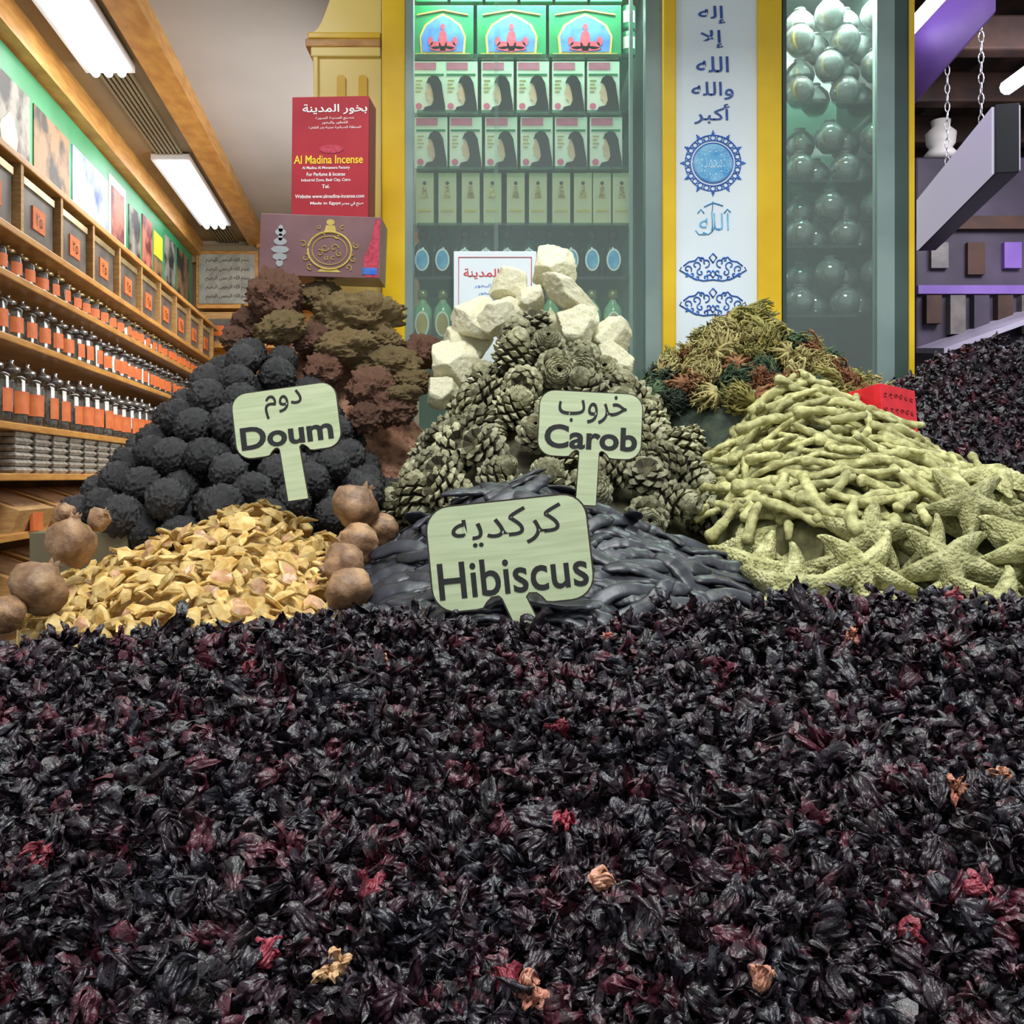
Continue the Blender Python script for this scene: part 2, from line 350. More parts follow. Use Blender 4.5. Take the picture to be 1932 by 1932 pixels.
def jar(h, r, label):
    e = empty('spice_jar', (0, 0, 0)); tag(e, label, 'jar')
    MB().lathe([(0, .002), (r*.9, .002), (r*.93, h*.1), (r*.93, h*.62), (0, h*.63)], 14).build('contents', M['jarfill'], e, smooth=True)
    MB().lathe([(0, 0), (r*.95, 0), (r, .006), (r, h*.66), (r*.8, h*.74), (r*.45, h*.78), (r*.45, h*.82)], 16).build('glass', M['jarglass'], e, smooth=True)
    MB().lathe([(0, h*.80), (r*.55, h*.80), (r*.55, h*.87), (r*.25, h*.90), (r*.14, h*.95), (r*.22, h*.98), (0, h)], 14).build('lid', M['silver' if h > .12 else 'gold'], e, smooth=True)
    a = PI*.22
    MB().lathe([(r*1.02, h*.16), (r*1.02, h*.50)], 8, a0=-PI/2-a, a1=-PI/2+a).build('label', M['orange'], e, smooth=True)
    return e
for row, (z, h, r, n, lab, grp) in enumerate(((.54, .10, .038, 30, 'small glass jar with brass lid and orange label on the highest jar shelf', 'jars on the highest jar shelf'),
        (.375, .138, .040, 29, 'glass jar with silver lid and orange label on the middle jar shelf', 'jars on the middle jar shelf'),
        (.145, .185, .046, 26, 'tall glass jar with silver lid and orange label on the lowest jar shelf', 'jars on the lowest jar shelf'))):
    sp = (5.7-2.55)/n; j0 = jar(h, r, lab); j0['group'] = grp
    for i in range(n):
        o = j0 if i == 0 else dup(j0)
        o.location = W(2.55+sp*(i+.5)+R.uniform(-.006, .006), .14, z); o.rotation_euler = (0, 0, PI/2+yaw+R.uniform(-.3, .3)-.25)
        s_ = R.uniform(.92, 1.04); o.scale = (1, 1, s_)
mb = MB()
for k in range(6):
    z = k*.02; mb.add([(x, y, z+zz) for zz, s_ in ((0, .85), (.009, 1), (.018, .85)) for (x, y) in ((-.065*s_, -.05*s_), (.065*s_, -.05*s_), (.065*s_, .05*s_), (-.065*s_, .05*s_))],
        [(3, 2, 1, 0), (8, 9, 10, 11)]+[(a*4+j, a*4+(j+1) % 4, a*4+4+(j+1) % 4, a*4+4+j) for a in (0, 1) for j in range(4)])
st = mb.build('sachet_stack', M['sachet']); tag(st, 'stack of clear filled sachets on the shelf under the jars', 'sachets', 'sachet stacks under the jars')
for i in range(19):
    o = st if i == 0 else dup(st); o.location = W(2.7+i*.152, .14, .01); o.rotation_euler = (0, 0, PI/2+yaw)
for zz, nm in ((-.15, 'upper'), (-.34, 'lower')):
    for i in range(9):
        e2 = empty('open_bin', W(2.75+i*.33, .19, zz), (0, 0, PI/2+yaw)); tag(e2, 'sloped open bin with orange price label on the %s of the two lowest shelves' % nm, 'bin', 'sloped bins on the %s low shelf' % nm)
        MB().hexa([(-.14, 0, 0), (.14, 0, 0), (.14, .15, 0), (-.14, .15, 0), (-.14, -.02, .06), (.14, -.02, .06), (.14, .15, .12), (-.14, .15, .12)]).build('tray', M['shelfwood'], e2)
        MB().hexa([(-.12, 0, .055), (.12, 0, .055), (.12, .14, .10), (-.12, .14, .10), (-.10, .01, .075), (.10, .01, .075), (.10, .13, .12), (-.10, .13, .12)]).build('spice_heap', M['sack'], e2)
        MB().box(-.04, .04, -.02, -.012, .0, .05).build('label', M['orange'], e2)
# back wall
e = empty('framed_print', P(428, 575, 5.94)); tag(e, 'grey framed calligraphy print on the back wall', 'picture')
def px(e, u, v, Y): return ((u-966)/F*Y-e.location.x, CZ+(HV-v)/F*Y-e.location.z)
def fr(e, u0, u1, v0, v1, Y, y0, y1, mat, name, mi=None):
    a = px(e, u0, v1, Y); b = px(e, u1, v0, Y); return MB().box(a[0], b[0], y0, y1, a[1], b[1]).build(name, mat, e)
fr(e, 370, 487, 474, 579, 5.94, 0, .04, M['orangewood'], 'frame'); fr(e, 376, 481, 480, 573, 5.94, -.006, 0, M['parch'], 'paper')
for k in range(5):
    a = px(e, 430, 492+k*17, 5.94); text(arab('بسم الله الرحمن الرحيم'), a[0], a[1], .26, .034, -.009, M['black'], e)
bb = MB().box(-.14, .14, -.05, .05, 0, .2).build('wooden_box', M['shelfwood']); bb.location = P(412, 655, 5.84); tag(bb, 'wooden box with orange label below the calligraphy print', 'box')
MB().box(-.05, .05, -.056, -.053, .06, .12).build('label', M['orange'], bb); MB().box(-.12, .12, -.053, -.05, .03, .16).build('window_pane', M['binfront'], bb)
wb = MB()
for v in (582, 655, 740): wb.box(X(384, 5.9), X(640, 5.9), 5.78, 6.0, Z(v+6, 5.9), Z(v, 5.9))
wb.box(X(384, 5.9), X(640, 5.9), 5.97, 6.0, .3, Z(582, 5.9)); tag(wb.build('back_shelf', M['orangewood']), 'orange wooden shelves on the back wall under the calligraphy print', 'shelves')
# ================================================================= CABINETS
YC = 2.36
zt = CZ+1.28; zb = CZ-.42
e = empty('display_cabinet', (X(1000, YC), YC, zb)); tag(e, 'tall yellow framed glass display cabinet filled with cartons and bottles', 'cabinet')
def cb(mb, name, mat, par, **k):
    o = mb.build(name, mat, **k); o.parent = par; o.matrix_parent_inverse = Matrix.Translation(-Vector(par.location)); return o
cb(MB().box(X(720, YC), X(764, YC), YC, YC+.05, zb, zt), 'post', M['yellow'], e, bevel=.004)
cb(MB().box(X(764, YC), X(779, YC), YC+.005, YC+.04, zb, zt), 'post', M['alu'], e)
cb(MB().box(X(1218, YC), X(1250, YC), YC, YC+.04, zb, zt), 'post', M['alu'], e)
cb(MB().box(X(764, YC), X(1235, YC), YC+.36, YC+.375, zb, zt), 'back_panel', M['teal'], e)
cb(MB().box(X(720, YC), X(728, YC), YC+.05, YC+.36, zb, zt), 'side_panel', M['tealside'], e)
cb(MB().box(X(1234, YC), X(1240, YC), YC+.04, YC+.36, zb, zt), 'side_panel', M['tealside'], e)
cb(MB().box(X(720, YC), X(1250, YC), YC, YC+.37, zt, zt+.03), 'top', M['yellow'], e)
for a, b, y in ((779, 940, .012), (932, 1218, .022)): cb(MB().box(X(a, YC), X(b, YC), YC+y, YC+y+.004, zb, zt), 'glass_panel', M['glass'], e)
YP = 2.48
for v in (108, 213, 318, 424, 524, 648): cb(MB().box(X(779, YC), X(1190, YP), YC+.10, YC+.35, Z(v, YP)-.008, Z(v, YP)), 'shelf', M['shelfglass'], e)
for u in (1188,): cb(MB().box(X(u, YC+.06), X(u+6, YC+.06), YC+.06, YC+.08, zb, zt), 'shelf_rail', M['alu'], e)
def carton(name, label, cat, u0, u1, v0, v1, Y, dep, mat, rot=(0, 0, 0), group=None, bevel=.001):
    w = (u1-u0)/F*Y; h = (v1-v0)/F*Y
    o = MB().box(-w/2, w/2, 0, dep, 0, h).build(name, mat, bevel=bevel); o.location = ((u0+u1)/2/F*Y-966/F*Y, Y, Z(v1, Y)); o.rotation_euler = rot
    tag(o, label, cat, group); return o, w, h
for (u0, u1, nm) in ((778, 893, 'leftmost'), (900, 1030, 'middle'), (1036, 1172, 'rightmost')):
    o, w, h = carton('gift_carton', 'green carton with blue arched picture, %s of three on the cabinet\'s highest visible shelf' % nm, 'carton', u0, u1, 10, 108, YP, .1, M['green'], group='green cartons with arched pictures')
    MB().prism([(-w*.36, h*.08), (w*.36, h*.08), (w*.38, h*.4), (w*.3, h*.62), (w*.14, h*.76), (0, h*.84), (-w*.14, h*.76), (-w*.3, h*.62), (-w*.38, h*.4)], -.001, 0).build('gold_arch', M['gold_ink'], o)
    MB().prism([(-w*.33, h*.1), (w*.33, h*.1), (w*.35, h*.4), (w*.27, h*.6), (w*.12, h*.73), (0, h*.8), (-w*.12, h*.73), (-w*.27, h*.6), (-w*.35, h*.4)], -.002, -.001).build('blue_picture', M['blue'], o)
    mb = MB()
    for (x, z, a, b) in ((0, .3, .07, .22), (0, .58, .035, .06), (-.12, .22, .09, .08), (.12, .22, .09, .08), (-.2, .3, .04, .09), (.2, .3, .04, .09), (0, .16, .22, .05)): mb.prism(ell(x*w, z*h, a*w, b*h, 14), -.003, -.002)
    mb.build('red_figure', M['redfig'], o)
    mb = MB(); mb.tube([(x*w, -.002, h*(.9-abs(x)*.22)) for x in (-.42, -.3, -.15, 0, .15, .3, .42)], .0022, 5); mb.tube([(x*w, -.002, h*.06) for x in (-.45, .45)], .0015, 5); mb.build('gold_line', M['gold_ink'], o)
for k, (v0, v1) in enumerate(((58, 106), (8, 57))):
    o = MB().lathe([(0, 0), (.017, 0), (.018, .003), (.018, .056), (.016, .06), (0, .061)], 18).build('tin', M['green'], smooth=True); o.location = P(1186, v1+1, YP+.03)
    tag(o, 'small green tin, %s of two stacked beside the green cartons' % ('lower', 'upper')[k], 'tin', 'green tins')
    MB().lathe([(.0185, .015), (.0185, .045)], 10, a0=-PI*.8, a1=-PI*.2).build('label', M['creamcard'], o)
for i in range(6):
    u0 = 784+i*66; o, w, h = carton('gift_carton', 'green carton on the shelf above the arched picture cartons', 'carton', u0, u0+60, -95, 3, YP, .1, M['green'], group='upper green cartons')
    MB().box(-w*.4, w*.4, -.001, 0, h*.05, h*.12).build('gold_line', M['gold_ink'], o)
def hairbox(u0, u1, v0, v1, lab, grp):
    o, w, h = carton('hair_dye_carton', lab, 'carton', u0, u1, v0, v1, YP, .06, M['creamcard'], group=grp)
    MB().box(-w*.46, w*.20, -.001, 0, h*.84, h*.98).build('pink_band', M['pink'], o)
    MB().box(-w*.46, w*.44, -.001, 0, h*.72, h*.76).build('green_line', M['green'], o)
    MB().prism([(x*w, z*h) for x, z in ((-.04, .60), (.12, .56), (.2, .4), (.22, .16), (.04, .14), (.0, .24), (-.08, .26), (-.10, .31), (-.08, .35), (-.13, .40), (-.08, .47))], -.0015, 0).build('printed_face', M['skin'], o)
    MB().prism([(x*w, z*h) for x, z in ((-.10, .57), (-.04, .67), (.10, .73), (.26, .70), (.37, .58), (.42, .36), (.48, .14), (.49, .02), (-.22, .02), (-.14, .11), (.06, .14), (.13, .24), (.10, .40), (.04, .52), (-.02, .58))], -.003, -.0015).build('printed_hair', M['black'], o)
    MB().prism(ell(-w*.33, h*.12, w*.10, w*.10, 14), -.004, -.003).build('pink_dot', M['pink'], o)
    mb = MB()
    for k in range(4): mb.box(-w*.42, -w*(.22+.05*(k % 2)), -.001, 0, h*(.62-.07*k), h*(.64-.07*k))
    mb.build('print_lines', M['gold_ink'], o)
    return o
for k, (us, v0, v1) in enumerate((((780, 840, 908, 975, 1042, 1108), 116, 213), ((783, 848, 915, 982, 1047, 1113), 221, 318))):
    for u0 in us: hairbox(u0, u0+61, v0, v1, 'cream hair dye carton with long black hair picture on the %s of two matching shelves' % ('upper', 'lower')[k], 'hair dye cartons, %s shelf' % ('upper', 'lower')[k])
for i, u0 in enumerate((784, 827, 871, 912, 956, 998, 1042, 1083, 1119, 1156)):
    o, w, h = carton('perfume_carton', 'slim beige carton with tiny dark figure standing on the cabinet\'s fourth shelf', 'carton', u0, u0+34, 326, 424, YP, .05, M['palecard'], group='slim beige cartons')
    MB().prism([(x*w, z*h) for x, z in ((-.2, .52), (.2, .52), (.12, .66), (.1, .74), (-.1, .74), (-.12, .66))], -.0012, 0).build('emblem', M['rockB'], o)
    MB().prism(ell(0, h*.80, w*.1, w*.1, 10), -.0012, 0).build('emblem', M['black'], o)
    MB().box(-w*.35, w*.35, -.001, 0, h*.25, h*.29).build('label', M['gold_ink'], o)
for row, (mt, lm, v1, hh) in enumerate((('dkbottle', 'ltblue', 524, .118), ('palebottle', 'gold_ink', 648, .135))):
    b0 = None
    for i, uc in enumerate((798, 836, 877, 917, 957, 998, 1038, 1077, 1116, 1156)):
        if b0 is None:
            r = .024
            b0 = MB().lathe([(0, 0), (r, 0), (r, hh*.55), (r*.9, hh*.66), (r*.4, hh*.78), (r*.4, hh*.84), (0, hh*.84)], 16).build('oil_bottle', M[mt], smooth=True)
            tag(b0, ('dark green oil bottle with blue oval label on the fifth cabinet shelf', 'pale green bottle on the bottom cabinet shelf behind the white stones')[row], 'bottle', ('dark bottles', 'pale bottles')[row]+' in the cabinet')
            MB().lathe([(0, hh*.84), (r*.55, hh*.84), (r*.55, hh), (0, hh)], 14).build('cap', M['black' if row == 0 else 'gold'], b0, smooth=True)
            MB().prism(ell(0, hh*.34, r*.75, hh*.24, 20), -r-.003, -r*.6).build('label', M['whiteink'], b0)
            MB().prism(ell(0, hh*.34, r*.6, hh*.20, 20), -r-.004, -r*.7).build('emblem', M[lm], b0)
            o = b0
        else: o = dup(b0)
        o.location = P(uc, v1, YP+.03)
# calligraphy banner board
YL = 2.34
e = empty('sign_board', (X(1352, YL), YL, zb)); tag(e, 'tall white panel of blue calligraphy in a yellow frame between two glass cabinets', 'sign board')
def lp(u, v): return ((u-966)/F*YL-e.location.x, CZ+(HV-v)/F*YL-e.location.z)
cb(MB().box(X(1251, YL), X(1276, YL), YL, YL+.06, zb, zt), 'frame_post', M['yellow'], e, bevel=.004)
cb(MB().box(X(1430, YL), X(1476, YL), YL, YL+.06, zb, zt), 'frame_post', M['yellow'], e, bevel=.004)
cb(MB().box(X(1270, YL), X(1436, YL), YL+.012, YL+.05, zb, zt), 'board', M['panelwhite'], e)
yy = .010
for s_, uc, vc, wu, hv in (('إله', 1345, 24, 52, 34), ('إلا', 1345, 70, 44, 34), ('الله', 1346, 118, 62, 30), ('والله', 1346, 168, 80, 34), ('أكبر', 1345, 212, 68, 38)):
    a = lp(uc, vc); text(arab(s_), a[0], a[1], wu/F*YL, hv/F*YL, yy, M['navy'], e, bold=.010)
c = lp(1347, 305); k_ = YL/F
mb = MB()
for i in range(24):
    t = 2*PI*i/24
    mb.tube([(c[0]+48*k_*math.cos(t)+5*k_*math.cos(q), yy+.001, c[1]+48*k_*math.sin(t)+5*k_*math.sin(q)) for q in [2*PI*j/8 for j in range(9)]], 1.2*k_, 5)
    if i % 2 == 0:
        mb.tube([(c[0]+52*k_*math.cos(t), yy+.001, c[1]+52*k_*math.sin(t)), (c[0]+62*k_*math.cos(t), yy+.001, c[1]+62*k_*math.sin(t))], 1.3*k_, 5)
        mb.prism(ell(c[0]+56*k_*math.cos(t), c[1]+56*k_*math.sin(t), 3.2*k_, 3.2*k_, 8), yy, yy+.002)
for r_ in (38, 43, 53): mb.tube([(c[0]+r_*k_*math.cos(q), yy+.001, c[1]+r_*k_*math.sin(q)) for q in [2*PI*j/40 for j in range(41)]], 1.0*k_, 5)
mb.build('medallion_filigree', M['blue'], e)
MB().prism(ell(c[0], c[1], 36*k_, 36*k_, 36), yy-.001, yy+.002).build('medallion_disc', M['ltblue'], e)
text(arab('محمد'), c[0], c[1], 34*k_, 22*k_, yy-.0016, M['palerblue'], e, bold=-.012)
mb = MB()
for i in range(12):
    t = 2*PI*i/12; mb.tube([(c[0]+29*k_*math.cos(t)+4*k_*math.cos(q), yy-.0012, c[1]+29*k_*math.sin(t)+4*k_*math.sin(q)) for q in [2*PI*j/8 for j in range(9)]], .7*k_, 4)
    t += PI/12; mb.prism(ell(c[0]+22*k_*math.cos(t), c[1]+22*k_*math.sin(t), 1.6*k_, 1.6*k_, 8), yy-.0016, yy-.001)
mb.build('medallion_ornament', M['palerblue'], e)
def strokes(lst, mat, name, r=2.0):
    mb = MB()
    for pts in lst: mb.tube([(lp(u, v)[0], yy+.001, lp(u, v)[1]) for u, v in pts], r*k_, 6)
    return mb.build(name, mat, e, smooth=True)
a = lp(1349, 416); text(arab('الله'), a[0], a[1], 56*k_, 32*k_, yy, M['ltblue'], e, bold=-.008)
strokes([[(1347, 378), (1345, 400), (1346, 434), (1338, 440), (1328, 436)], [(1330, 388), (1347, 380), (1366, 386)], [(1314, 432), (1320, 440), (1334, 440)], [(1368, 400), (1374, 392), (1380, 398)], [(1318, 400), (1324, 392), (1330, 400)]], M['ltblue'], 'lettering', 1.3)
for vc in (500, 566):
    L_ = []
    for s_ in (-1, 1):
        def q(a, b): return (1347+s_*a, vc+b)
        for (a, b, r, a0) in ((14, -6, 9, 1.5), (32, -1, 9, 2.2), (48, 6, 8, 2.6), (24, 12, 7, -1), (9, 12, 6, 1), (40, 16, 5, 0), (22, -12, 5, 3), (14, 22, 5, 2), (30, 22, 5, 0), (50, 16, 4, 1)):
            sp_ = spiral(a, b, r, a0, .9); L_.append([q(x, y) for x, y in sp_])
        L_ += [[q(0, 26), q(18, 28), (q(36, 24)), q(56, 12)], [q(0, -24), q(7, -16), q(0, -6)], [q(56, 12), q(63, 8), q(60, 2)], [q(20, -14), q(28, -17), q(34, -10)], [q(0, 8), q(5, 16), q(0, 22)], [q(34, -10), q(46, -8), q(56, 0)]]
    strokes(L_, M['blue'], 'floral_ornament', 1.4)
# right glass cabinet
e = empty('glass_cabinet', (X(1600, YL), YL, zb)); tag(e, 'dark framed glass cabinet of round globes right of the calligraphy panel', 'cabinet')
cb(MB().box(X(1477, YL), X(1484, YL), YL, YL+.04, zb, zt), 'post', M['greenframe'], e)
cb(MB().box(X(1655, YL), X(1688, YL), YL, YL+.03, zb, zt), 'post', M['alu'], e)
cb(MB().box(X(1688, YL), X(1714, YL), YL, YL+.45, zb, zt), 'post', M['greenframe'], e)
cb(MB().box(X(1714, YL), X(1724, YL), YL-.005, YL+.02, zb, zt), 'yellow_edge', M['yellow'], e)
cb(MB().box(X(1477, YL), X(1700, YL), YL+.42, YL+.45, zb, zt), 'back_panel', M['greyback'], e)
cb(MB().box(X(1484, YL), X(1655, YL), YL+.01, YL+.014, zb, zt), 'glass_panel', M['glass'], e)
cb(MB().box(X(1477, YL), X(1714, YL), YL, YL+.45, zt, zt+.03), 'top', M['greenframe'], e)
for v in (205, 350, 472, 600): cb(MB().box(X(1484, YL), X(1655, YL+.1), YL+.07, YL+.4, Z(v, YL+.12)-.006, Z(v, YL+.12)), 'shelf', M['shelfglass'], e)
g0 = None
for v, n, dz_ in ((205, 4, .064), (350, 2, .078), (472, 2, .068), (600, 2, .072)):
    for rr_ in range(n):
        for i in range(4):
            if g0 is None:
                r = .038
                g0 = MB().lathe([(0, 0), (r*.5, .002), (r*.86, r*.5), (r, r), (r*.88, r*1.45), (r*.55, r*1.82), (r*.3, r*1.9), (r*.3, r*2.0), (r*.38, r*2.02), (r*.38, r*2.1), (0, r*2.12)], 22).build('glass_globe', M['globe'], smooth=True)
                tag(g0, 'clear grey round glass globe stacked inside the right cabinet', 'globe', 'glass globes in the right cabinet'); o = g0
                MB().lathe([(0, r*.15), (r*.5, r*.25), (r*.84, r*.6), (r*.90, r*.85), (0, r*.9)], 16).build('contents', M['binfront'], g0, smooth=True)
            else: o = dup(g0)
            Yg = YL+.11+.06*((i+rr_) % 2); o.location = (X(1506+i*43+(rr_ % 2)*14, YL+.12), Yg, Z(v, YL+.12)+rr_*dz_)
# cream pillar
e = empty('cream_pillar', (X(660, 2.5), 2.5, zb)); tag(e, 'pale yellow pillar with orange cornice and domed top behind the red carton', 'pillar')
YQ = 2.44
def sq(u0, u1, v0, v1, mat, name, d=.16, bev=.003):
    return cb(MB().box(X(u0, YQ), X(u1, YQ), YQ, YQ+d, Z(v1, YQ), Z(v0, YQ)), name, mat, e, bevel=bev)
cb(MB().box(X(596, YQ), X(718, YQ), YQ+.01, YQ+.16, zb, Z(105, YQ)), 'shaft', M['cream'], e)
sq(586, 718, 88, 106, M['cream'], 'cornice'); sq(576, 718, 72, 88, M['orangewood'], 'cornice'); sq(580, 718, 60, 72, M['yellow'], 'cornice')
sq(590, 600, 106, 190, M['cream'], 'shaft_edge')
mb = MB(); a = []
for i in range(7):
    t = i/6; hw = 70-38*t**.6; a.append((hw, 60-70*t))
pts = [(X(652-hw*.92, YQ), Z(v, YQ)) for hw, v in a]+[(X(718, YQ), Z(v, YQ)) for hw, v in a[::-1]]
cb(mb.prism(pts, YQ+.01, YQ+.14), 'dome', M['cream'], e)
for u in (643, 684): cb(MB().prism(rrect(X(u-8, YQ), X(u+8, YQ), Z(200, YQ), Z(140, YQ), .009), YQ+.004, YQ+.012, 0, 0), 'carved_arch', M['yellow'], e)
# ---- cartons around
o, w, h = carton('perfume_carton', 'brown perfume carton with gold oval emblem lying under the red incense carton', 'carton', 488, 716, 406, 522, 2.13, .10, M['brownbox'], rot=(0, math.radians(2), 0))
mb = MB(); cx_, cz_ = w*.08, h*.43
mb.tube([(cx_+.18*w*math.cos(t), -.001, cz_+.30*h*math.sin(t)) for t in [2*PI*i/30 for i in range(31)]], .0024, 5); mb.tube([(cx_+.145*w*math.cos(t), -.001, cz_+.23*h*math.sin(t)) for t in [2*PI*i/30 for i in range(31)]], .0009, 5)
for s_ in (-1, 1):
    for (a, b, r, a0) in ((.20, .30, .035, 1.5), (.22, .52, .03, 2.2), (.16, .16, .03, -1), (.10, .80, .02, 1), (.06, .66, .025, 2.6), (.04, .47, .035, 0), (.08, .38, .03, 2), (.03, .30, .02, 1)):
        sp_ = spiral(a*w*s_, b*h-cz_, r*w, a0, .9*s_); mb.tube([(cx_+x, -.0014, cz_+z) for x, z in sp_], .0011, 4)
mb.prism([(cx_-w*.05, h*.74), (cx_+w*.05, h*.74), (cx_+w*.035, h*.84), (cx_-w*.035, h*.84)], -.001, 0); mb.prism(ell(cx_, h*.89, w*.035, h*.05, 10), -.001, 0)
mb.prism([(cx_-w*.1, h*.08), (cx_+w*.1, h*.08), (cx_+w*.06, h*.14), (cx_-w*.06, h*.14)], -.001, 0); mb.build('gold_bottle_emblem', M['gold_ink'], o, smooth=False)
mb = MB()
for z, r in ((.2, .03), (.3, .06), (.42, .075), (.55, .055), (.62, .02), (.7, .045), (.76, .02)): mb.prism(ell(-w*.33, h*z, w*r, h*.06, 14), -.0015, 0)
mb.build('silver_burner', M['silver'], o)
MB().prism([(w*.38, h*.02), (w*.49, h*.02), (w*.49, h*.96), (w*.45, h*.96), (w*.42, h*.6), (w*.36, h*.3)], -.001, 0).build('red_flower', M['redfig'], o)
MB().box(w*.36, w*.48, -.002, -.001, h*.06, h*.17).build('blue_badge', M['blue'], o)
o, w, h = carton('incense_carton', 'tall red incense carton with white and yellow lettering', 'carton', 548, 695, 182, 413, 2.15, .075, M['redbox'], rot=(0, math.radians(.5), math.radians(-4)))
text(arab('بخور المدينة'), w*.06, h*.895, w*.84, h*.085, -.001, M['whiteink'], o, bold=.012)
for s_, z, ww, hh, m in (('مصنع المدينة المنورة', .82, .5, .03, 'whiteink'), ('للعطور والبخور', .785, .34, .026, 'whiteink'), ('المنطقة الصناعية مدينة بدر القاهرة', .745, .68, .026, 'whiteink')):
    text(arab(s_), w*.06, h*z, w*ww, h*hh, -.001, M[m], o)
MB().prism(ell(w*.02, h*.57, w*.16, h*.035, 16), -.001, 0).build('gold_emblem', M['redfig'], o)
text('Al Madina Incense', -w*.02, h*.485, w*.9, h*.07, -.001, M['yellowink'], o, bold=.014)
for s_, z, ww in (('Al Madina Al Monawara Factory', .415, .62), ('For Perfume & Incense', .365, .5), ('Industrial Zone, Badr City, Cairo', .315, .64), ('Tel.', .265, .1), ('Website www.almadina-incense.com', .185, .9), ('Made in Egypt', .125, .4)):
    text(s_, (-.05 if ww < .85 else 0)*w, h*z, w*ww, h*.03, -.001, M['whiteink'], o, bold=.008)
text(arab('صنع في مصر'), w*.3, h*.12, w*.28, h*.04, -.001, M['whiteink'], o, bold=.008)
MB().box(w/2-.001, w/2+.001, .004, .07, h*.02, h*.98).build('side_sheet', M['redside'], o)  # covers the right side in a darker red than the front
o, w, h = carton('incense_sign_box', 'white carton with red lettering standing behind the pale stones', 'carton', 856, 1012, 474, 700, 2.30, .05, M['panelwhite'], rot=(0, 0, 0))
mb = MB(); mb.tube([(-w*.44, -.001, h*.1), (-w*.44, -.001, h*.95), (w*.44, -.001, h*.95), (w*.44, -.001, h*.1)], .0012, 5); mb.build('red_border', M['redink'], o)
text(arab('بخور المدينة'), 0, h*.81, w*.76, h*.09, -.001, M['redink'], o, bold=.012)
for z, ww in ((.71, .5), (.65, .4), (.59, .6)): text(arab('للعطور والبخور'), 0, h*z, w*ww, h*.035, -.001, M['blue'], o)
text('Al Madina Incense', 0, h*.5, w*.8, h*.06, -.001, M['redink'], o, bold=.012)
o, w, h = carton('red_carton', 'small bright red carton tucked behind the pale dried roots', 'carton', 1655, 1756, 724, 880, 1.80, .12, M['redbright'], rot=(math.radians(-10), math.radians(6), math.radians(30)))
MB().box(-w*.4, w*.4, .01, .11, h, h+.001).build('top_sheet', M['pink'], o)  # covers the top face in a lighter pink
mb = MB()
for i in range(6):
    for j in range(5):
        sp_ = spiral(-w*.38+i*w*.15, h*(.15+.18*j), w*.055, i+j, .9); mb.tube([(x, -.0008, z) for x, z in sp_], .0009, 4)
mb.build('scroll_pattern', M['redside'], o)
# ================================================================= STREET
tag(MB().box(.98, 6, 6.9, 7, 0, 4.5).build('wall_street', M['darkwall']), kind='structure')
tag(MB().box(.98, 6, 2.6, 7, CZ+2.2, CZ+2.25).build('ceiling_street', M['darkwood']), kind='structure')
for i in range(6):
    Y = 3.4+i*.55; o = MB().box(.98, 5, Y, Y+.09, CZ+1.72, CZ+1.86).build('rafter', M['darkwood'], bevel=.01); tag(o, 'dark rough wooden rafter over the street at upper right', 'rafter', 'street rafters')
for i in range(4):
    o = MB().box(1.5+i*.7, 1.58+i*.7, 3.2, 6.9, CZ+1.86, CZ+1.96).build('roof_beam', M['darkwood'], bevel=.01); tag(o, 'dark wooden roof beam resting across the street rafters', 'beam', 'street roof beams')
a = P(1716, 150, 2.95); b = P(1880, -40, 2.7)
mb = MB().hexa([a+Vector((0, 0, -.09)), b+Vector((0, 0, -.09)), b+Vector((.02, .5, -.09)), a+Vector((.02, .5, -.09)), a+Vector((0, 0, .16)), b+Vector((0, 0, .16)), b+Vector((.02, .5, .16)), a+Vector((.02, .5, .16))])
tag(mb.build('purple_beam', M['purple'], bevel=.005), 'sloping purple painted beam above the right cabinet corner', 'beam')
mb = MB().tube([P(1712, 60, 2.9), P(1775, -10, 2.7)], .02, 10); tag(mb.build('tube_lamp', M['tube2'], smooth=True), 'bright white tube lamp beside the purple beam', 'lamp')
mb = MB().tube([P(1900, 165, 4), P(1990, 100, 3.6)], .03, 10); tag(mb.build('tube_lamp', M['tube2'], smooth=True), 'glowing street lamp at the far upper right edge', 'lamp')
A = P(1732, 402, 4.1); B = P(1878, 290, 3.05); d = (B-A); d.z = 0; L_ = d.length; mid = (A+B)/2
e = empty('hanging_light_box', mid, (0, 0, math.atan2(d.y, d.x))); tag(e, 'lavender white box sign hanging on chains over the street', 'hanging sign')
MB().box(-L_/2, L_/2, 0, .07, -.11, .105).build('case', M['blacksteel'], e, bevel=.003)
MB().box(-L_/2+.01, L_/2-.01, .07, .075, -.10, .10).build('face', M['litlav'], e); MB().box(-L_/2+.01, L_/2-.01, -.008, -.001, -.108, .10).build('face', M['litlav'], e)
for s_ in (-.2, .25):
    mb = MB()
    for k in range(17):
        c0 = Vector((s_, .035, .12+k*.035)); hz_ = k % 2
        mb.tube([c0+Vector((0 if hz_ else .008*math.cos(t), .008*math.cos(t) if hz_ else 0, .02*math.sin(t))) for t in [2*PI*i/10 for i in range(11)]], .0022, 5)
    mb.build('chain', M['silver'], e)
o = MB().lathe([(0, 0), (.06, 0), (.075, .02), (.05, .05), (.065, .07), (.07, .12), (.04, .15), (.045, .18), (0, .19)], 18).build('plaster_finial', M['creamcard'], smooth=True); o.location = P(1775, 300, 4.65); tag(o, 'cream plaster finial seen above the hanging sign', 'finial')
pf = P(1728, 500, 4.6)
e = empty('market_stall', (pf.x, pf.y, 0)); tag(e, 'dim purple market stall front across the street behind the hanging sign', 'stall')
ztop = P(1775, 302, 4.65).z
MB().box(0, 1.6, 0, .25, 0, ztop).build('front_panel', M['dimpurple'], e, bevel=.01)
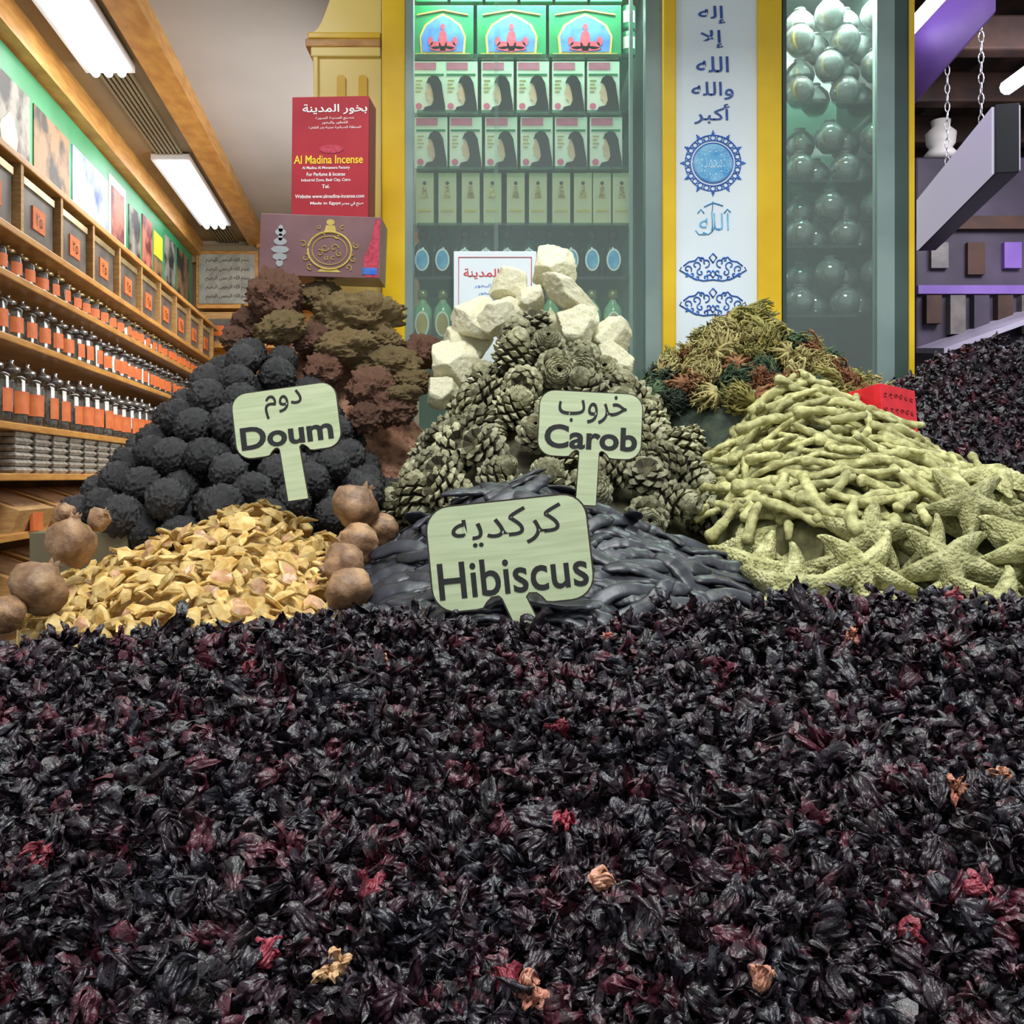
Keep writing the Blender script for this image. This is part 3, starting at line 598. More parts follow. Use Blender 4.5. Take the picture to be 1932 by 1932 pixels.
MB().box(0, 1.6, -.03, 0, pf.z-.14, pf.z-.10).build('fascia_board', M['purple'], e)
MB().box(0, 1.6, -.04, 0, pf.z+.16, pf.z+.22).build('fascia_board', M['darkwood'], e)
for k in range(7): MB().box(.03+k*.11, .10+k*.11, -.05, 0, pf.z-.28-.05*(k % 3), pf.z-.15).build('hanging_goods', M[('darkwood', 'binfront', 'dimpurple')[k % 3]], e)
for k in range(5): MB().box(.06+k*.17, .14+k*.17, -.03, 0, pf.z-.02-.03*(k % 2), pf.z+.10).build('hanging_goods', M[('binfront', 'darkwood', 'purple', 'greyphoto')[k % 4]], e)
for k, (z, s) in enumerate(((pf.z-.24, .012), (pf.z-.36, .02))):
    MB().hexa([(0.0, -.3, z-.20-s), (1.4, -.3, z+.30-s), (1.4, 0, z+.34-s), (0, 0, z-.16-s), (0, -.3, z-.20+s), (1.4, -.3, z+.30+s), (1.4, 0, z+.34+s), (0, 0, z-.16+s)]).build('awning_bar', M['lav'], e)
o = MB().box(0, .16, 0, .01, 0, .12).build('poster', M['black']); o.location = (pf.x+.66, pf.y-.065, pf.z-.10); tag(o, 'dark poster with red and white patch at the right edge', 'poster')
MB().prism(rrect(.01, .08, .015, .05, .008), -.002, 0).build('red_patch', M['redbright'], o); MB().prism(rrect(.01, .09, .065, .105, .008), -.002, 0).build('white_patch', M['white'], o)
# ================================================================= COUNTER
e0 = MB().box(-1.3, 1.5, .35, 2.95, 0, zb).build('stall_counter', M['counter'], bevel=.01); tag(e0, 'low stall counter carrying the heaps and cabinets', 'counter')
# ================================================================= PILES
class Pile:
    def __init__(s, u, v, Y, drop, rl, rr, ry, rb=None, pw=1.0, sm=.004):
        p = P(u, v, Y); s.cx, s.cy, s.zt = p.x, p.y, p.z; s.drop = drop; s.rl, s.rr, s.ry = rl, rr, ry; s.rb = rb or .2; s.pw = pw; s.sm = sm
    def q(s, x, y):
        dx = x-s.cx; dy = y-s.cy
        return np.sqrt((dx/np.where(dx < 0, s.rl, s.rr))**2+(dy/np.where(dy < 0, s.ry, s.rb))**2)
    def h(s, x, y):
        q = s.q(x, y); return np.where(q < 1.04, s.zt-s.drop*(np.sqrt(q*q+s.sm)-math.sqrt(s.sm)) if s.pw == 1 else s.zt-s.drop*q**s.pw, -9.)
    def n(s, x, y):
        e = .004; hx_ = (s.h(x+e, y)-s.h(x-e, y))/(2*e); hy = (s.h(x, y+e)-s.h(x, y-e))/(2*e)
        v = Vector((-float(np.clip(hx_, -3, 3)), -float(np.clip(hy, -3, 3)), 1)); return v.normalized()
PL = {
 'doum': Pile(490, 650, 2.0, .37, .31, .28, .42, sm=.012),
 'cone': Pile(1000, 608, 2.0, .40, .27, .46, .42),
 'carob': Pile(960, 918, 1.54, .175, .29, .44, .29, .1, sm=.006),
 'chip': Pile(500, 958, 1.58, .170, .37, .23, .34, .1, sm=.012),
 'root': Pile(1500, 732, 1.88, .27, .24, .40, .38, .15, sm=.03),
 'star': Pile(1810, 925, 1.62, .17, .50, .5, .36, .12, 1.3),
 'moss': Pile(1400, 590, 2.12, .22, .25, .30, .25, .12),
 'alum': Pile(1040, 540, 2.18, .36, .26, .18, .22, .08),
 'rock': Pile(570, 560, 2.2, .38, .22, .38, .22, .08),
 'hib2': Pile(1880, 640, 2.25, .42, .80, .9, .42, .06),
}
def samp(key, d, n, qmax=1.0, marg=.012, seed=1, back=.05, off=0):
    p = PL[key]; rs = np.random.RandomState(seed)
    x = rs.uniform(p.cx-p.rl, p.cx+p.rr, n); y = rs.uniform(p.cy-p.ry, p.cy+min(back, p.rb), n)
    q = p.q(x, y); z = p.h(x, y); keep = q < qmax
    for k, o in PL.items():
        if k != key: keep &= ~(o.h(x, y) > z+marg)
    pts = np.stack([x, y, z], 1)[keep]; acc = np.zeros((0, 3))
    for c in pts:
        if len(acc) == 0 or ((acc-c)**2).sum(1).min() > d*d: acc = np.vstack([acc, c])
    return acc
def coremesh(key, off):
    p = PL[key]; mb = MB(); rings = [0, .12, .3, .5, .7, .85, .98]; n = 40; vs = []; fs = []
    for q in rings+[.99]:
        for j in range(n):
            t = 2*PI*j/n; cx = math.cos(t); sy = math.sin(t)
            x = p.cx+q*cx*(p.rl if cx < 0 else p.rr); y = p.cy+q*sy*(p.ry if sy < 0 else p.rb)
            z = float(p.h(np.array(x), np.array(y)))-off if q < .985 else zb
            vs.append((x, y, z))
    for i in range(len(rings)):
        for j in range(n): fs.append((i*n+j, i*n+(j+1) % n, (i+1)*n+(j+1) % n, (i+1)*n+j))
    return mb.add(vs, fs)
def core(key, off, mat, name, label):
    o = coremesh(key, off).build(name, mat, smooth=True); tag(o, label, name.replace('_', ' '), kind='stuff'); return o
def mrot(x, n):
    x = (x-n*x.dot(n)).normalized(); y = n.cross(x); return Matrix((x, y, n)).transposed().to_4x4()
def rrot():
    return Euler((R.uniform(0, 6.28), R.uniform(0, 6.28), R.uniform(0, 6.28))).to_matrix().to_4x4()
def axrot(rs, bias, g):
    n = Vector((bias[0]+rs.gauss(0, g), bias[1]+rs.gauss(0, g), bias[2]+rs.gauss(0, g))).normalized()
    a = rs.uniform(0, 6.28); t = Vector((math.cos(a), math.sin(a), .3)); return mrot(t, n)
def MM(loc, rot, s): return Matrix.Translation(Vector(loc)) @ rot @ Matrix.Diagonal((s, s, s, 1) if not hasattr(s, '__len__') else (*s, 1))
def blob(name, mat, seed, sub=4, sc=(1, 1, 1), amp=.2, freq=2, oc=5, ridge=0, smooth=True, fine=0, ff=9):
    bm = bmesh.new(); bmesh.ops.create_icosphere(bm, subdivisions=sub, radius=1); off = Vector((seed*3.7, seed*1.3, seed*2.1))
    for v in bm.verts:
        n = v.co.normalized(); d = noise.fractal(n*freq+off, 1.0, 2.1, oc)
        if ridge: d -= ridge*(1-min(1, abs(noise.noise(n*freq*1.4+off*2))*5))
        f_ = 0
        if fine:
            w_ = n+Vector((noise.noise(n*3+off), noise.noise(n*3+off*2), 0))*.25
            f_ = fine*(abs(noise.noise(w_*ff+off))+.6*abs(noise.noise(w_*ff*2.1+off)))
        v.co = Vector((n.x*sc[0], n.y*sc[1], n.z*sc[2]))*(1+amp*d+f_)
    me = bpy.data.meshes.new(name); bm.to_mesh(me); bm.free(); me.materials.append(mat)
    if smooth: me.polygons.foreach_set('use_smooth', [True]*len(me.polygons))
    return me
# --- doum balls
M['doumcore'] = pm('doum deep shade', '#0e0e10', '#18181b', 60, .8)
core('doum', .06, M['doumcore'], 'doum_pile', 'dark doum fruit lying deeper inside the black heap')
ms = [blob('doum_fruit', M['doum'], i, 5, (1, 1, .97), .06, 1.5, 3, .2, fine=.24, ff=4.6) for i in range(6)]
pd = samp('doum', .062, 9000, 1.02, seed=2)
for c in pd:
    s = R.uniform(.028, .034); inst('doum_fruit', R.choice(ms), MM(c, rrot(), s), 'wrinkled black doum ball in the dark heap behind the doum sign', 'doum fruit', 'black doum balls in the heap')
for c in samp('doum', .060, 9000, 1.0, seed=77):
    if ((pd-c)**2).sum(1).min() > .030**2:
        inst('doum_fruit', R.choice(ms), MM(c-np.array([0, -.022, .032]), rrot(), R.uniform(.028, .033)), 'wrinkled black doum ball in the dark heap behind the doum sign', 'doum fruit', 'black doum balls in the heap')
# --- pine cones
def conemesh(seed, op):
    rr = random.Random(seed); mb = MB(); L_ = .066; N_ = 96
    mb.lathe([(0, .004), (.014, .008), (.021, .025), (.012, .052), (0, .06)], 12, mi=0)
    for i in range(N_):
        t = i/N_; a = i*2.39996+rr.uniform(-.03, .03); env = (.034+.003*op)*max(math.sin(PI*(.22+.74*t)), .05)**.6
        el = math.radians(-38+(70 if op else 92)*min(1, t*2.2)+(48 if op else 30)*t+rr.uniform(-2, 2)); z0 = .008+t*L_*.76
        rad = Vector((math.cos(a), math.sin(a), 0)); tn = Vector((-math.sin(a), math.cos(a), 0))
        dr = rad*math.cos(el)+Vector((0, 0, math.sin(el))); up = dr.cross(tn)
        ln = env*(.95 if t > .08 else .85); w = .0042+.0062*env/.033; th = .0018+.0036*env/.033
        b = rad*.005+Vector((0, 0, z0)); m_ = b+dr*ln*.78; e_ = b+dr*ln
        vs = [b-tn*w*.3-up*.001, b+tn*w*.3-up*.001, b+tn*w*.3+up*.001, b-tn*w*.3+up*.001,
              m_-tn*w, m_-up*th*1.1, m_+tn*w, m_+up*th*1.1, e_+dr*.002+up*th*.2, e_-tn*w*.5, e_+tn*w*.5]
        mb.add(vs[:8], [(0, 1, 5), (0, 5, 4), (1, 2, 6), (1, 6, 5), (2, 3, 7), (2, 7, 6), (3, 0, 4), (3, 4, 7)], 0)
        mb.add([vs[4], vs[5], vs[6], vs[7], vs[8], vs[9], vs[10]], [(0, 1, 5), (1, 4, 5), (1, 6, 4), (1, 2, 6), (2, 3, 6), (6, 3, 4), (4, 3, 5), (5, 3, 0)], 1)
    for k, v in enumerate(mb.v): mb.v[k] = (v[0], v[1], v[2]-.030)
    return mb.mesh('pine_cone', [M['cone_in'], M['cone_tip']])
core('cone', .065, M['cone_in'], 'pine_cone_pile', 'pine cones lying deeper inside the central heap')
ms = [conemesh(i, i % 3 == 1) for i in range(5)]
for c in samp('cone', .063, 9000, 1.0, seed=4):
    s = R.uniform(.95, 1.18); inst('pine_cone', R.choice(ms), MM(c+np.array([0, 0, R.uniform(-.01, .008)]), axrot(R, (0, -.2, .1), .8), s), 'open dried pine cone in the tall central heap behind the carob sign', 'pine cone', 'pine cones in the heap')
# --- carob
def podmesh(seed):
    rr = random.Random(seed); n = 28; L_ = rr.uniform(.13, .19); cv = rr.uniform(-1, 1)*1.1; tw = rr.uniform(-.008, .008); pts = []; rad = []
    for i in range(n):
        t = i/(n-1); a = (t-.5)*cv; pts.append((L_*(t-.5), (math.cos(a)-1)*L_*(1 if cv > 0 else -1)*1.4+.004*math.sin(t*9+seed), -L_*.06*(2*t-1)**2+.003*math.sin(t*8+seed)+tw*t))
        rad.append(.0125*(min(1, math.sin(PI*min(max(t, .01), .99))*4))**.7*(1+.09*math.sin(i*1.7+seed))+.0006)
    return MB().tube(pts, rad, 14, .42, rfun=lambda i, j: 1-.20*(j in (3, 4, 10, 11))+.06*math.sin(i*1.9)).mesh('carob_pod', M['carob'], True)
core('carob', .02, M['doumcore'], 'carob_pile', 'dark carob pods lying deeper in their heap')
ms = [podmesh(i) for i in range(14)]
for sd, dz, dd in ((5, 0, .0285), (55, -.012, .040)):
    pc = samp('carob', dd, 7000, 1.02, .02, seed=sd); print('carob', len(pc))
    for c in pc:
        p = PL['carob']; n = (p.n(np.array(c[0]), np.array(c[1]))+Vector((R.uniform(-.15, .15), R.uniform(-.7, .2), .1))).normalized()
        side = max(-1, min(1, (c[0]-p.cx)/.25)); yw = R.gauss(0, .36)-side*.30
        inst('carob_pod', R.choice(ms), MM(c+np.array([0, 0, dz+R.uniform(-.004, .012)]), mrot(Vector((math.cos(yw), math.sin(yw), R.uniform(-.08, .08))), n), R.uniform(.75, 1.1)), 'long glossy blackish carob pod in the heap behind the hibiscus sign', 'carob pod', 'carob pods in the heap')
# --- chips
def chipmesh(seed):
    rr = random.Random(seed); k = rr.randint(6, 9); bend = rr.uniform(4, 24); r0 = .021
    pts = [(math.cos(2*PI*i/k+rr.uniform(-.3, .3))*r0*rr.uniform(.45, 1.25), math.sin(2*PI*i/k+rr.uniform(-.3, .3))*r0*rr.uniform(.35, .9)) for i in range(k)]
    th = rr.uniform(.004, .010); vs = []; tw = rr.uniform(-12, 12)
    for s_, z in ((.92, 0), (1.08, th*.5), (.86, th)):
        for (x, y) in pts: vs.append((x*s_, y*s_, z-bend*(x*x+y*y)+tw*x*y+rr.uniform(-.0012, .0012)))
    vs += [(0, 0, 0), (0, 0, th+rr.uniform(-.002, .002))]
    mb = MB(); mb.add(vs, [], 0)
    mb.f = [(a*k+i, a*k+(i+1) % k, (a+1)*k+(i+1) % k, (a+1)*k+i) for a in (0, 1) for i in range(k)]+[(3*k, (i+1) % k, i) for i in range(k)]+[(3*k+1, 2*k+i, 2*k+(i+1) % k) for i in range(k)]
    sk = 1 if seed % 4 in (0,) else 0
    mb.m = [0]*(2*k)+[0]*k+[sk]*k
    return mb.mesh('doum_chip', [M['chip_in'], M['chip_skin']])
core('chip', .018, M['chip_in'], 'doum_chip_pile', 'broken yellow doum pieces lying deeper in their heap')
ms = [chipmesh(i) for i in range(24)]
cs = samp('chip', .0168, 9000, 1.0, .02, seed=6)
print('chips', len(cs))
cs = sorted(cs.tolist(), key=lambda c: c[1])
rest = []
for i, c in enumerate(cs):
    p = PL['chip']; n = (p.n(np.array(c[0]), np.array(c[1]))+Vector((R.gauss(0, .7), R.gauss(0, .7), 0))).normalized(); a = R.uniform(0, 6.28)
    mt = MM((c[0], c[1], c[2]+R.uniform(-.004, .010)), mrot(Vector((math.cos(a), math.sin(a), 0)), n), R.uniform(.5, 1.2))
    if i < 300: inst('doum_chip', R.choice(ms), mt, 'broken piece of yellow dried doum in the heap at left', 'doum piece', 'yellow doum pieces in the heap')
    else: rest.append((R.choice(ms), mt))
if rest:
    mb = MB()
    for me, mt in rest:
        mb_v = [mt@v.co for v in me.vertices]; o_ = len(mb.v); mb.v += [tuple(v) for v in mb_v]
        for pl in me.polygons: mb.f.append(tuple(i+o_ for i in pl.vertices)); mb.m.append(pl.material_index)
    tag(mb.build('doum_chip_heap', [M['chip_in'], M['chip_skin']]), 'small distant yellow doum pieces toward the back of the left heap', 'doum pieces', kind='stuff')
# --- whole brown fruits
def fruitmesh(seed):
    mb = MB(); pr = [(0, -1), (.35, -.93), (.7, -.70), (.92, -.36), (1, 0), (.95, .32), (.76, .64), (.50, .84), (.30, .93), (.24, 1.02), (.27, 1.12), (.16, 1.08), (0, 1.0)]
    mb.lathe([(r*.033, z*.033) for r, z in pr], 36)
    for k, v in enumerate(mb.v):
        V = Vector(v); d = 1+.28*noise.noise(V*34+Vector((seed*5, 0, 0)))+.10*noise.noise(V*90+Vector((seed*3, 2, 0)))
        jag = .004*math.sin(5*math.atan2(v[1], v[0]))*(v[2] > .036)
        mb.v[k] = (v[0]*d*1.05, v[1]*d*(.93+.05*seed), v[2]*d+jag)
    return mb.mesh('whole_doum_fruit', M['fruit'], True)
ms = [fruitmesh(i) for i in range(3)]
for (u, v, Y, s, r1, r2, lab) in ((75, 1108, 1.30, 1.0, -.5, .4, 'round whole brown doum fruit at the far left edge of the yellow heap'), (135, 1022, 1.40, .88, .1, .2, 'tall whole brown doum fruit standing at upper left of the yellow heap'),
    (122, 968, 1.46, .42, -.4, -.6, 'small brown doum fruit topping the tall one at left'), (186, 980, 1.45, .52, .3, .9, 'small round doum fruit right of the tall one at left'),
    (673, 956, 1.50, 1.0, -.2, .5, 'cracked whole doum fruit on top of the yellow heap below the doum sign'), (722, 1000, 1.52, .7, .4, -1.2, 'small tan doum fruit between the yellow heap and carob pods'), (676, 1026, 1.45, .85, .3, -1.5, 'smooth brown doum fruit second from the top at the heap\'s right edge'),
    (648, 1068, 1.39, .95, .5, -1.8, 'large brown doum fruit midway down the heap\'s right edge'), (658, 1114, 1.32, .9, -.3, 2.2, 'brown doum fruit lowest beside the carob pods'), (14, 1158, 1.27, .65, .2, -.9, 'doum fruit half hidden at the lower left corner of the heap')):
    o = inst('whole_doum_fruit', R.choice(ms), MM(P(u, v, Y), Euler((r1, r2, 0)).to_matrix().to_4x4(), (s, s, s*(1.25 if 'tall whole' in lab else 1))), lab, 'doum fruit')
# --- roots
def rootmesh(seed):
    rr = random.Random(seed); n = 24; L_ = rr.uniform(.10, .18); a = rr.uniform(-1, 1); pts = []; rad = []; r0 = rr.uniform(.0088, .0125); w1 = rr.uniform(3, 8)
    for i in range(n):
        t = i/(n-1); pts.append((L_*(t-.5), a*.040*(t-.5)**2*4+.006*math.sin(w1*t+seed), -.008*(2*t-1)**2+.004*math.sin(7*t+seed*2))); rad.append(r0*(1-.35*t)*(1+.4*noise.noise(Vector((t*8, seed, 0))))*(1 if 0 < i < n-1 else .75))
    return MB().tube(pts, rad, 10, .8, rfun=lambda i, j: 1+.30*noise.noise(Vector((i*.45, j*1.3, seed)))).mesh('dried_root', M['root'], True)
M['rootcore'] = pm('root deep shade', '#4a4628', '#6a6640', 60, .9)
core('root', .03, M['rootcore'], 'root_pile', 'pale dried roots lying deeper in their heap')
ms = [rootmesh(i) for i in range(14)]
for sd, dz, dd in ((8, 0, .0305), (88, -.014, .042)):
    pr_ = samp('root', dd, 7000, 1.02, .03, seed=sd); print('root', len(pr_))
    for c in pr_:
        p = PL['root']; n = (p.n(np.array(c[0]), np.array(c[1]))+Vector((R.gauss(0, .3), R.gauss(-.1, .3), .2))).normalized(); yw = R.gauss(-.25, .7)
        inst('dried_root', R.choice(ms), MM(c+np.array([0, 0, dz+R.uniform(-.006, .016)]), mrot(Vector((math.cos(yw), math.sin(yw), 0)), n), R.uniform(.75, 1.08)), 'pale greenish dried root stick in the heap above the starfish', 'dried root', 'dried roots in the heap')
# --- starfish: each arm a bumpy tapering ridge
def starmesh(seed):
    rr = random.Random(seed); na = 160; ns = 30; Rm = .086; bends = [rr.uniform(-.3, .3) for _ in range(5)]; ln = [rr.uniform(.88, 1.08) for _ in range(5)]; droop = rr.uniform(0, 3.0); vs = []; fs = []
    for side in (1, -1):
        for j in range(ns+1):
            s_ = j/ns
            for i in range(na):
                th = 2*PI*i/na; k = int(round(th/(2*PI/5))) % 5; d = (th-k*2*PI/5+PI) % (2*PI)-PI; Rk = Rm*ln[k]
                sn = abs(math.sin(d)); rad = .0235/max(sn+.0205/Rk, 1e-4); rad = min(rad, Rk*max(math.cos(d), .1)**.5)
                ang = th+bends[k]*(rad*s_/Rm)**2*.7; rho = rad*s_; x = rho/Rk
                lat = sn*rho; hw = max(.0215*(1-.80*x), .0035)
                if side > 0:
                    hgt = .023*(1-.68*x)*math.sqrt(max(0, 1-min(1, lat/hw)**2))+.003
                    hgt += .0024*max(0, math.sin(rho*math.cos(d)*700+.5))*max(0, math.cos(lat*700))*(s_ < .97)
                    hgt *= (1-s_**10)
                else: hgt = -.003*(1-s_)
                vs.append((rho*math.cos(ang), rho*math.sin(ang), hgt-droop*rho*rho*.8))
    m_ = (ns+1)*na
    for j in range(ns):
        for i in range(na):
            a = j*na+i; b = j*na+(i+1) % na; fs.append((a, b, b+na, a+na)); fs.append((m_+a+na, m_+b+na, m_+b, m_+a))
    for i in range(na): fs.append((ns*na+i, ns*na+(i+1) % na, m_+ns*na+(i+1) % na, m_+ns*na+i))
    return MB().add(vs, fs).mesh('starfish', M['star'], True)
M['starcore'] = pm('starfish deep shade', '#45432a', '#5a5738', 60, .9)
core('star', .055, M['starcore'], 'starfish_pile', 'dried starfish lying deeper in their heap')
ms = [starmesh(i) for i in range(6)]
for sd, dz, dd in ((13, .012, .100), (131, -.030, .085)):
    for c in samp('star', dd, 6000, 1.0, .03, seed=sd):
        p = PL['star']; n = (p.n(np.array(c[0]), np.array(c[1]))+Vector((R.gauss(0, .2), R.gauss(-.7, .2), 0))).normalized(); a = R.uniform(0, 6.28)
        inst('starfish', R.choice(ms), MM(c+np.array([0, 0, dz+R.uniform(-.004, .014)]), mrot(Vector((math.cos(a), math.sin(a), .2)), n), R.uniform(.98, 1.22) if dz > 0 else R.uniform(.9, 1.05)), 'bumpy cream dried starfish with a greenish light tint in the heap at right', 'starfish', 'starfish in the heap')
# --- moss
def mossmesh(seed, mat):
    rr = random.Random(seed); mb = MB()
    for b in range(52):
        a = rr.uniform(0, 6.28); ph = rr.uniform(.5, 1.6); curl = rr.uniform(-3.0, -1.4); L_ = rr.uniform(.035, .055); p = Vector((0, 0, 0)); pts = [p.copy()]
        for k in range(6):
            f_ = ph+curl*k/6; a += rr.uniform(-.25, .25); p = p+Vector((math.sin(f_)*math.cos(a), math.sin(f_)*math.sin(a), math.cos(f_)))*L_/6; pts.append(p.copy())
        mb.tube(pts, [.0032*(1-i/7.5) for i in range(7)], 4)
        for k in (2, 3, 4, 5):
            q = pts[k]; dd = Vector((rr.uniform(-1, 1), rr.uniform(-1, 1), rr.uniform(-.3, 1))).normalized()*.010; mb.tube([q, q+dd*.6, q+dd+Vector((0, 0, .004))], [.0018, .0014, .0007], 3)
    mb.v = [(x, y, z-.015) for x, y, z in mb.v]
    return mb.mesh('dried_moss', mat, True)
core('moss', .035, M['mossD'], 'dried_moss_pile', 'dried curled plants lying deeper in their heap')
mk = ['mossG', 'mossO', 'mossR', 'mossT', 'mossD']; names = {'mossG': 'dark green', 'mossO': 'olive', 'mossR': 'rusty red', 'mossT': 'straw coloured', 'mossD': 'blackish green'}
mss = {k: [mossmesh(i*7+j, M[k]) for i in range(2)] for j, k in enumerate(mk)}
for c in samp('moss', .040, 4000, 1.0, .03, seed=9):
    k = R.choice(['mossG', 'mossO', 'mossO', 'mossR', 'mossT', 'mossT', 'mossR', 'mossO', 'mossT'])
    if c[0] < PL['moss'].cx-.17: k = R.choice(['mossD', 'mossG'])
    inst('dried_curled_plant', R.choice(mss[k]), MM(c, rrot(), R.uniform(1.1, 1.5)), names[k]+' dried curled plant in the mixed heap under the calligraphy panel', 'dried plant', names[k]+' dried plants')
# --- alum stones
def alummesh(seed):
    rr = random.Random(seed); bm = bmesh.new(); bmesh.ops.create_icosphere(bm, subdivisions=5, radius=1); pl = []
    for ax in ((1, 0, 0), (-1, 0, 0), (0, 1, 0), (0, -1, 0), (0, 0, 1), (0, 0, -1)):
        pl.append(((Vector(ax)+Vector([rr.gauss(0, .32) for _ in range(3)])).normalized(), rr.uniform(.70, .96)))
    for _ in range(6): pl.append((Vector([rr.gauss(0, 1) for _ in range(3)]).normalized(), rr.uniform(.86, 1.06)))
    for v in bm.verts:
        n = v.co.normalized(); rs_ = [d/max(n.dot(p), .05) for p, d in pl]; r = sum(x**-40 for x in rs_)**(-1/40.); r = min(r, 1.3)
        v.co = n*r*(1+.06*noise.fractal(n*2.5+Vector((seed, 0, 0)), 1, 2, 6))
    me = bpy.data.meshes.new('alum_stone'); bm.to_mesh(me); bm.free(); me.materials.append(M['alum']); return me
core('alum', .05, M['alum'], 'alum_pile', 'pale stones lying deeper in their heap')
ms = [alummesh(i) for i in range(7)]
al = [(1040, 508, 2.15, .045, 'topmost pale yellow stone crowning the central heap'), (963, 542, 2.12, .036, 'pale stone on the left just below the topmost one'), (1072, 562, 2.08, .048, 'long flat pale stone just right below the topmost stone'),
 (900, 606, 2.08, .044, 'pale stone above the pine cones on the left shoulder'), (1000, 566, 2.09, .032, 'small pale stone wedged under the topmost stone'), (1090, 612, 2.06, .044, 'yellowish stone above the pine cones on the right'),
 (1152, 640, 2.10, .044, 'rightmost upper pale stone near the dried plants'), (853, 692, 2.05, .049, 'lowest pale stone at the left of the pine cones'), (940, 600, 2.04, .032, 'small bright pale stone over the pine cone tip'),
 (1160, 685, 2.08, .042, 'pale stone low on the right behind the pine cones'), (880, 650, 2.10, .044, 'pale stone between the reddish rocks and pine cones'), (965, 585, 2.10, .034, 'pale stone tucked behind the pine cone tip'), (835, 738, 2.02, .033, 'little pale stone at the lower left end of the stones')]
for i, (u, v, Y, s, lab) in enumerate(al):
    inst('alum_stone', ms[i % 7], MM(P(u, v, Y), Euler((R.uniform(-.5, .5), R.uniform(-.5, .5), R.uniform(-.8, .8))).to_matrix().to_4x4(), (s*(1.35 if i == 2 else 1.05), s, s*(.6 if i == 2 else .95))), lab, 'stone')
# --- reddish rocks
core('rock', .05, M['rockR'], 'resin_rock_pile', 'rough rocks lying deeper in the reddish heap')
mr = [blob('resin_rock', M['rockR'], 20+i, 5, (1.05, .9, .85), .32, 1.8, 8, 0, fine=.34, ff=6.5) for i in range(3)]; mbn = [blob('resin_rock', M['rockB'], 30+i, 5, (1.2, .9, .7), .32, 1.8, 8, 0, fine=.34, ff=6.5) for i in range(3)]
rk = [(520, 560, 2.12, .052, 0, 'dark reddish rough rock at the top left below the brown carton'), (672, 600, 2.14, .068, 1, 'wide tan rough rock at the top of the reddish heap'), (530, 620, 2.06, .040, 1, 'brown rock just above the black doum balls'), (470, 610, 2.14, .032, 0, 'small dark red rock at the far left of the rocks'),
 (650, 655, 2.08, .047, 1, 'tan brown rock in the middle of the reddish heap'), (735, 690, 2.10, .048, 1, 'olive brown rock right of the middle near the white stones'), (700, 735, 2.02, .042, 0, 'brick red rock between doum balls and pine cones'), (745, 770, 2.0, .038, 0, 'lowest brick red rock beside the pine cones'),
 (795, 665, 2.14, .038, 0, 'small reddish rock beside the pale stones'), (610, 700, 2.05, .034, 0, 'red rock just behind the doum balls'), (445, 640, 2.12, .028, 0, 'small rusty rock on the left edge behind the doum balls'), (600, 560, 2.17, .036, 1, 'small brown rock between the two top rocks'), (775, 720, 2.08, .034, 1, 'tan rock at the right end of the reddish heap'), (690, 790, 1.97, .030, 0, 'small dark red rock low between balls and cones'),
 (590, 640, 2.09, .034, 0, 'rusty rock wedged in the middle of the rocks'), (720, 640, 2.13, .034, 1, 'tan rock just under the wide top rock'), (760, 745, 1.99, .026, 1, 'small tan rock beside the lowest red rock')]
for i, (u, v, Y, s, k, lab) in enumerate(rk):
    inst('resin_rock', (mbn if k else mr)[i % 3], MM(P(u, v, Y), Euler((R.uniform(-.3, .3), R.uniform(-.3, .3), R.uniform(-.5, .5))).to_matrix().to_4x4(), s), lab, 'rock')
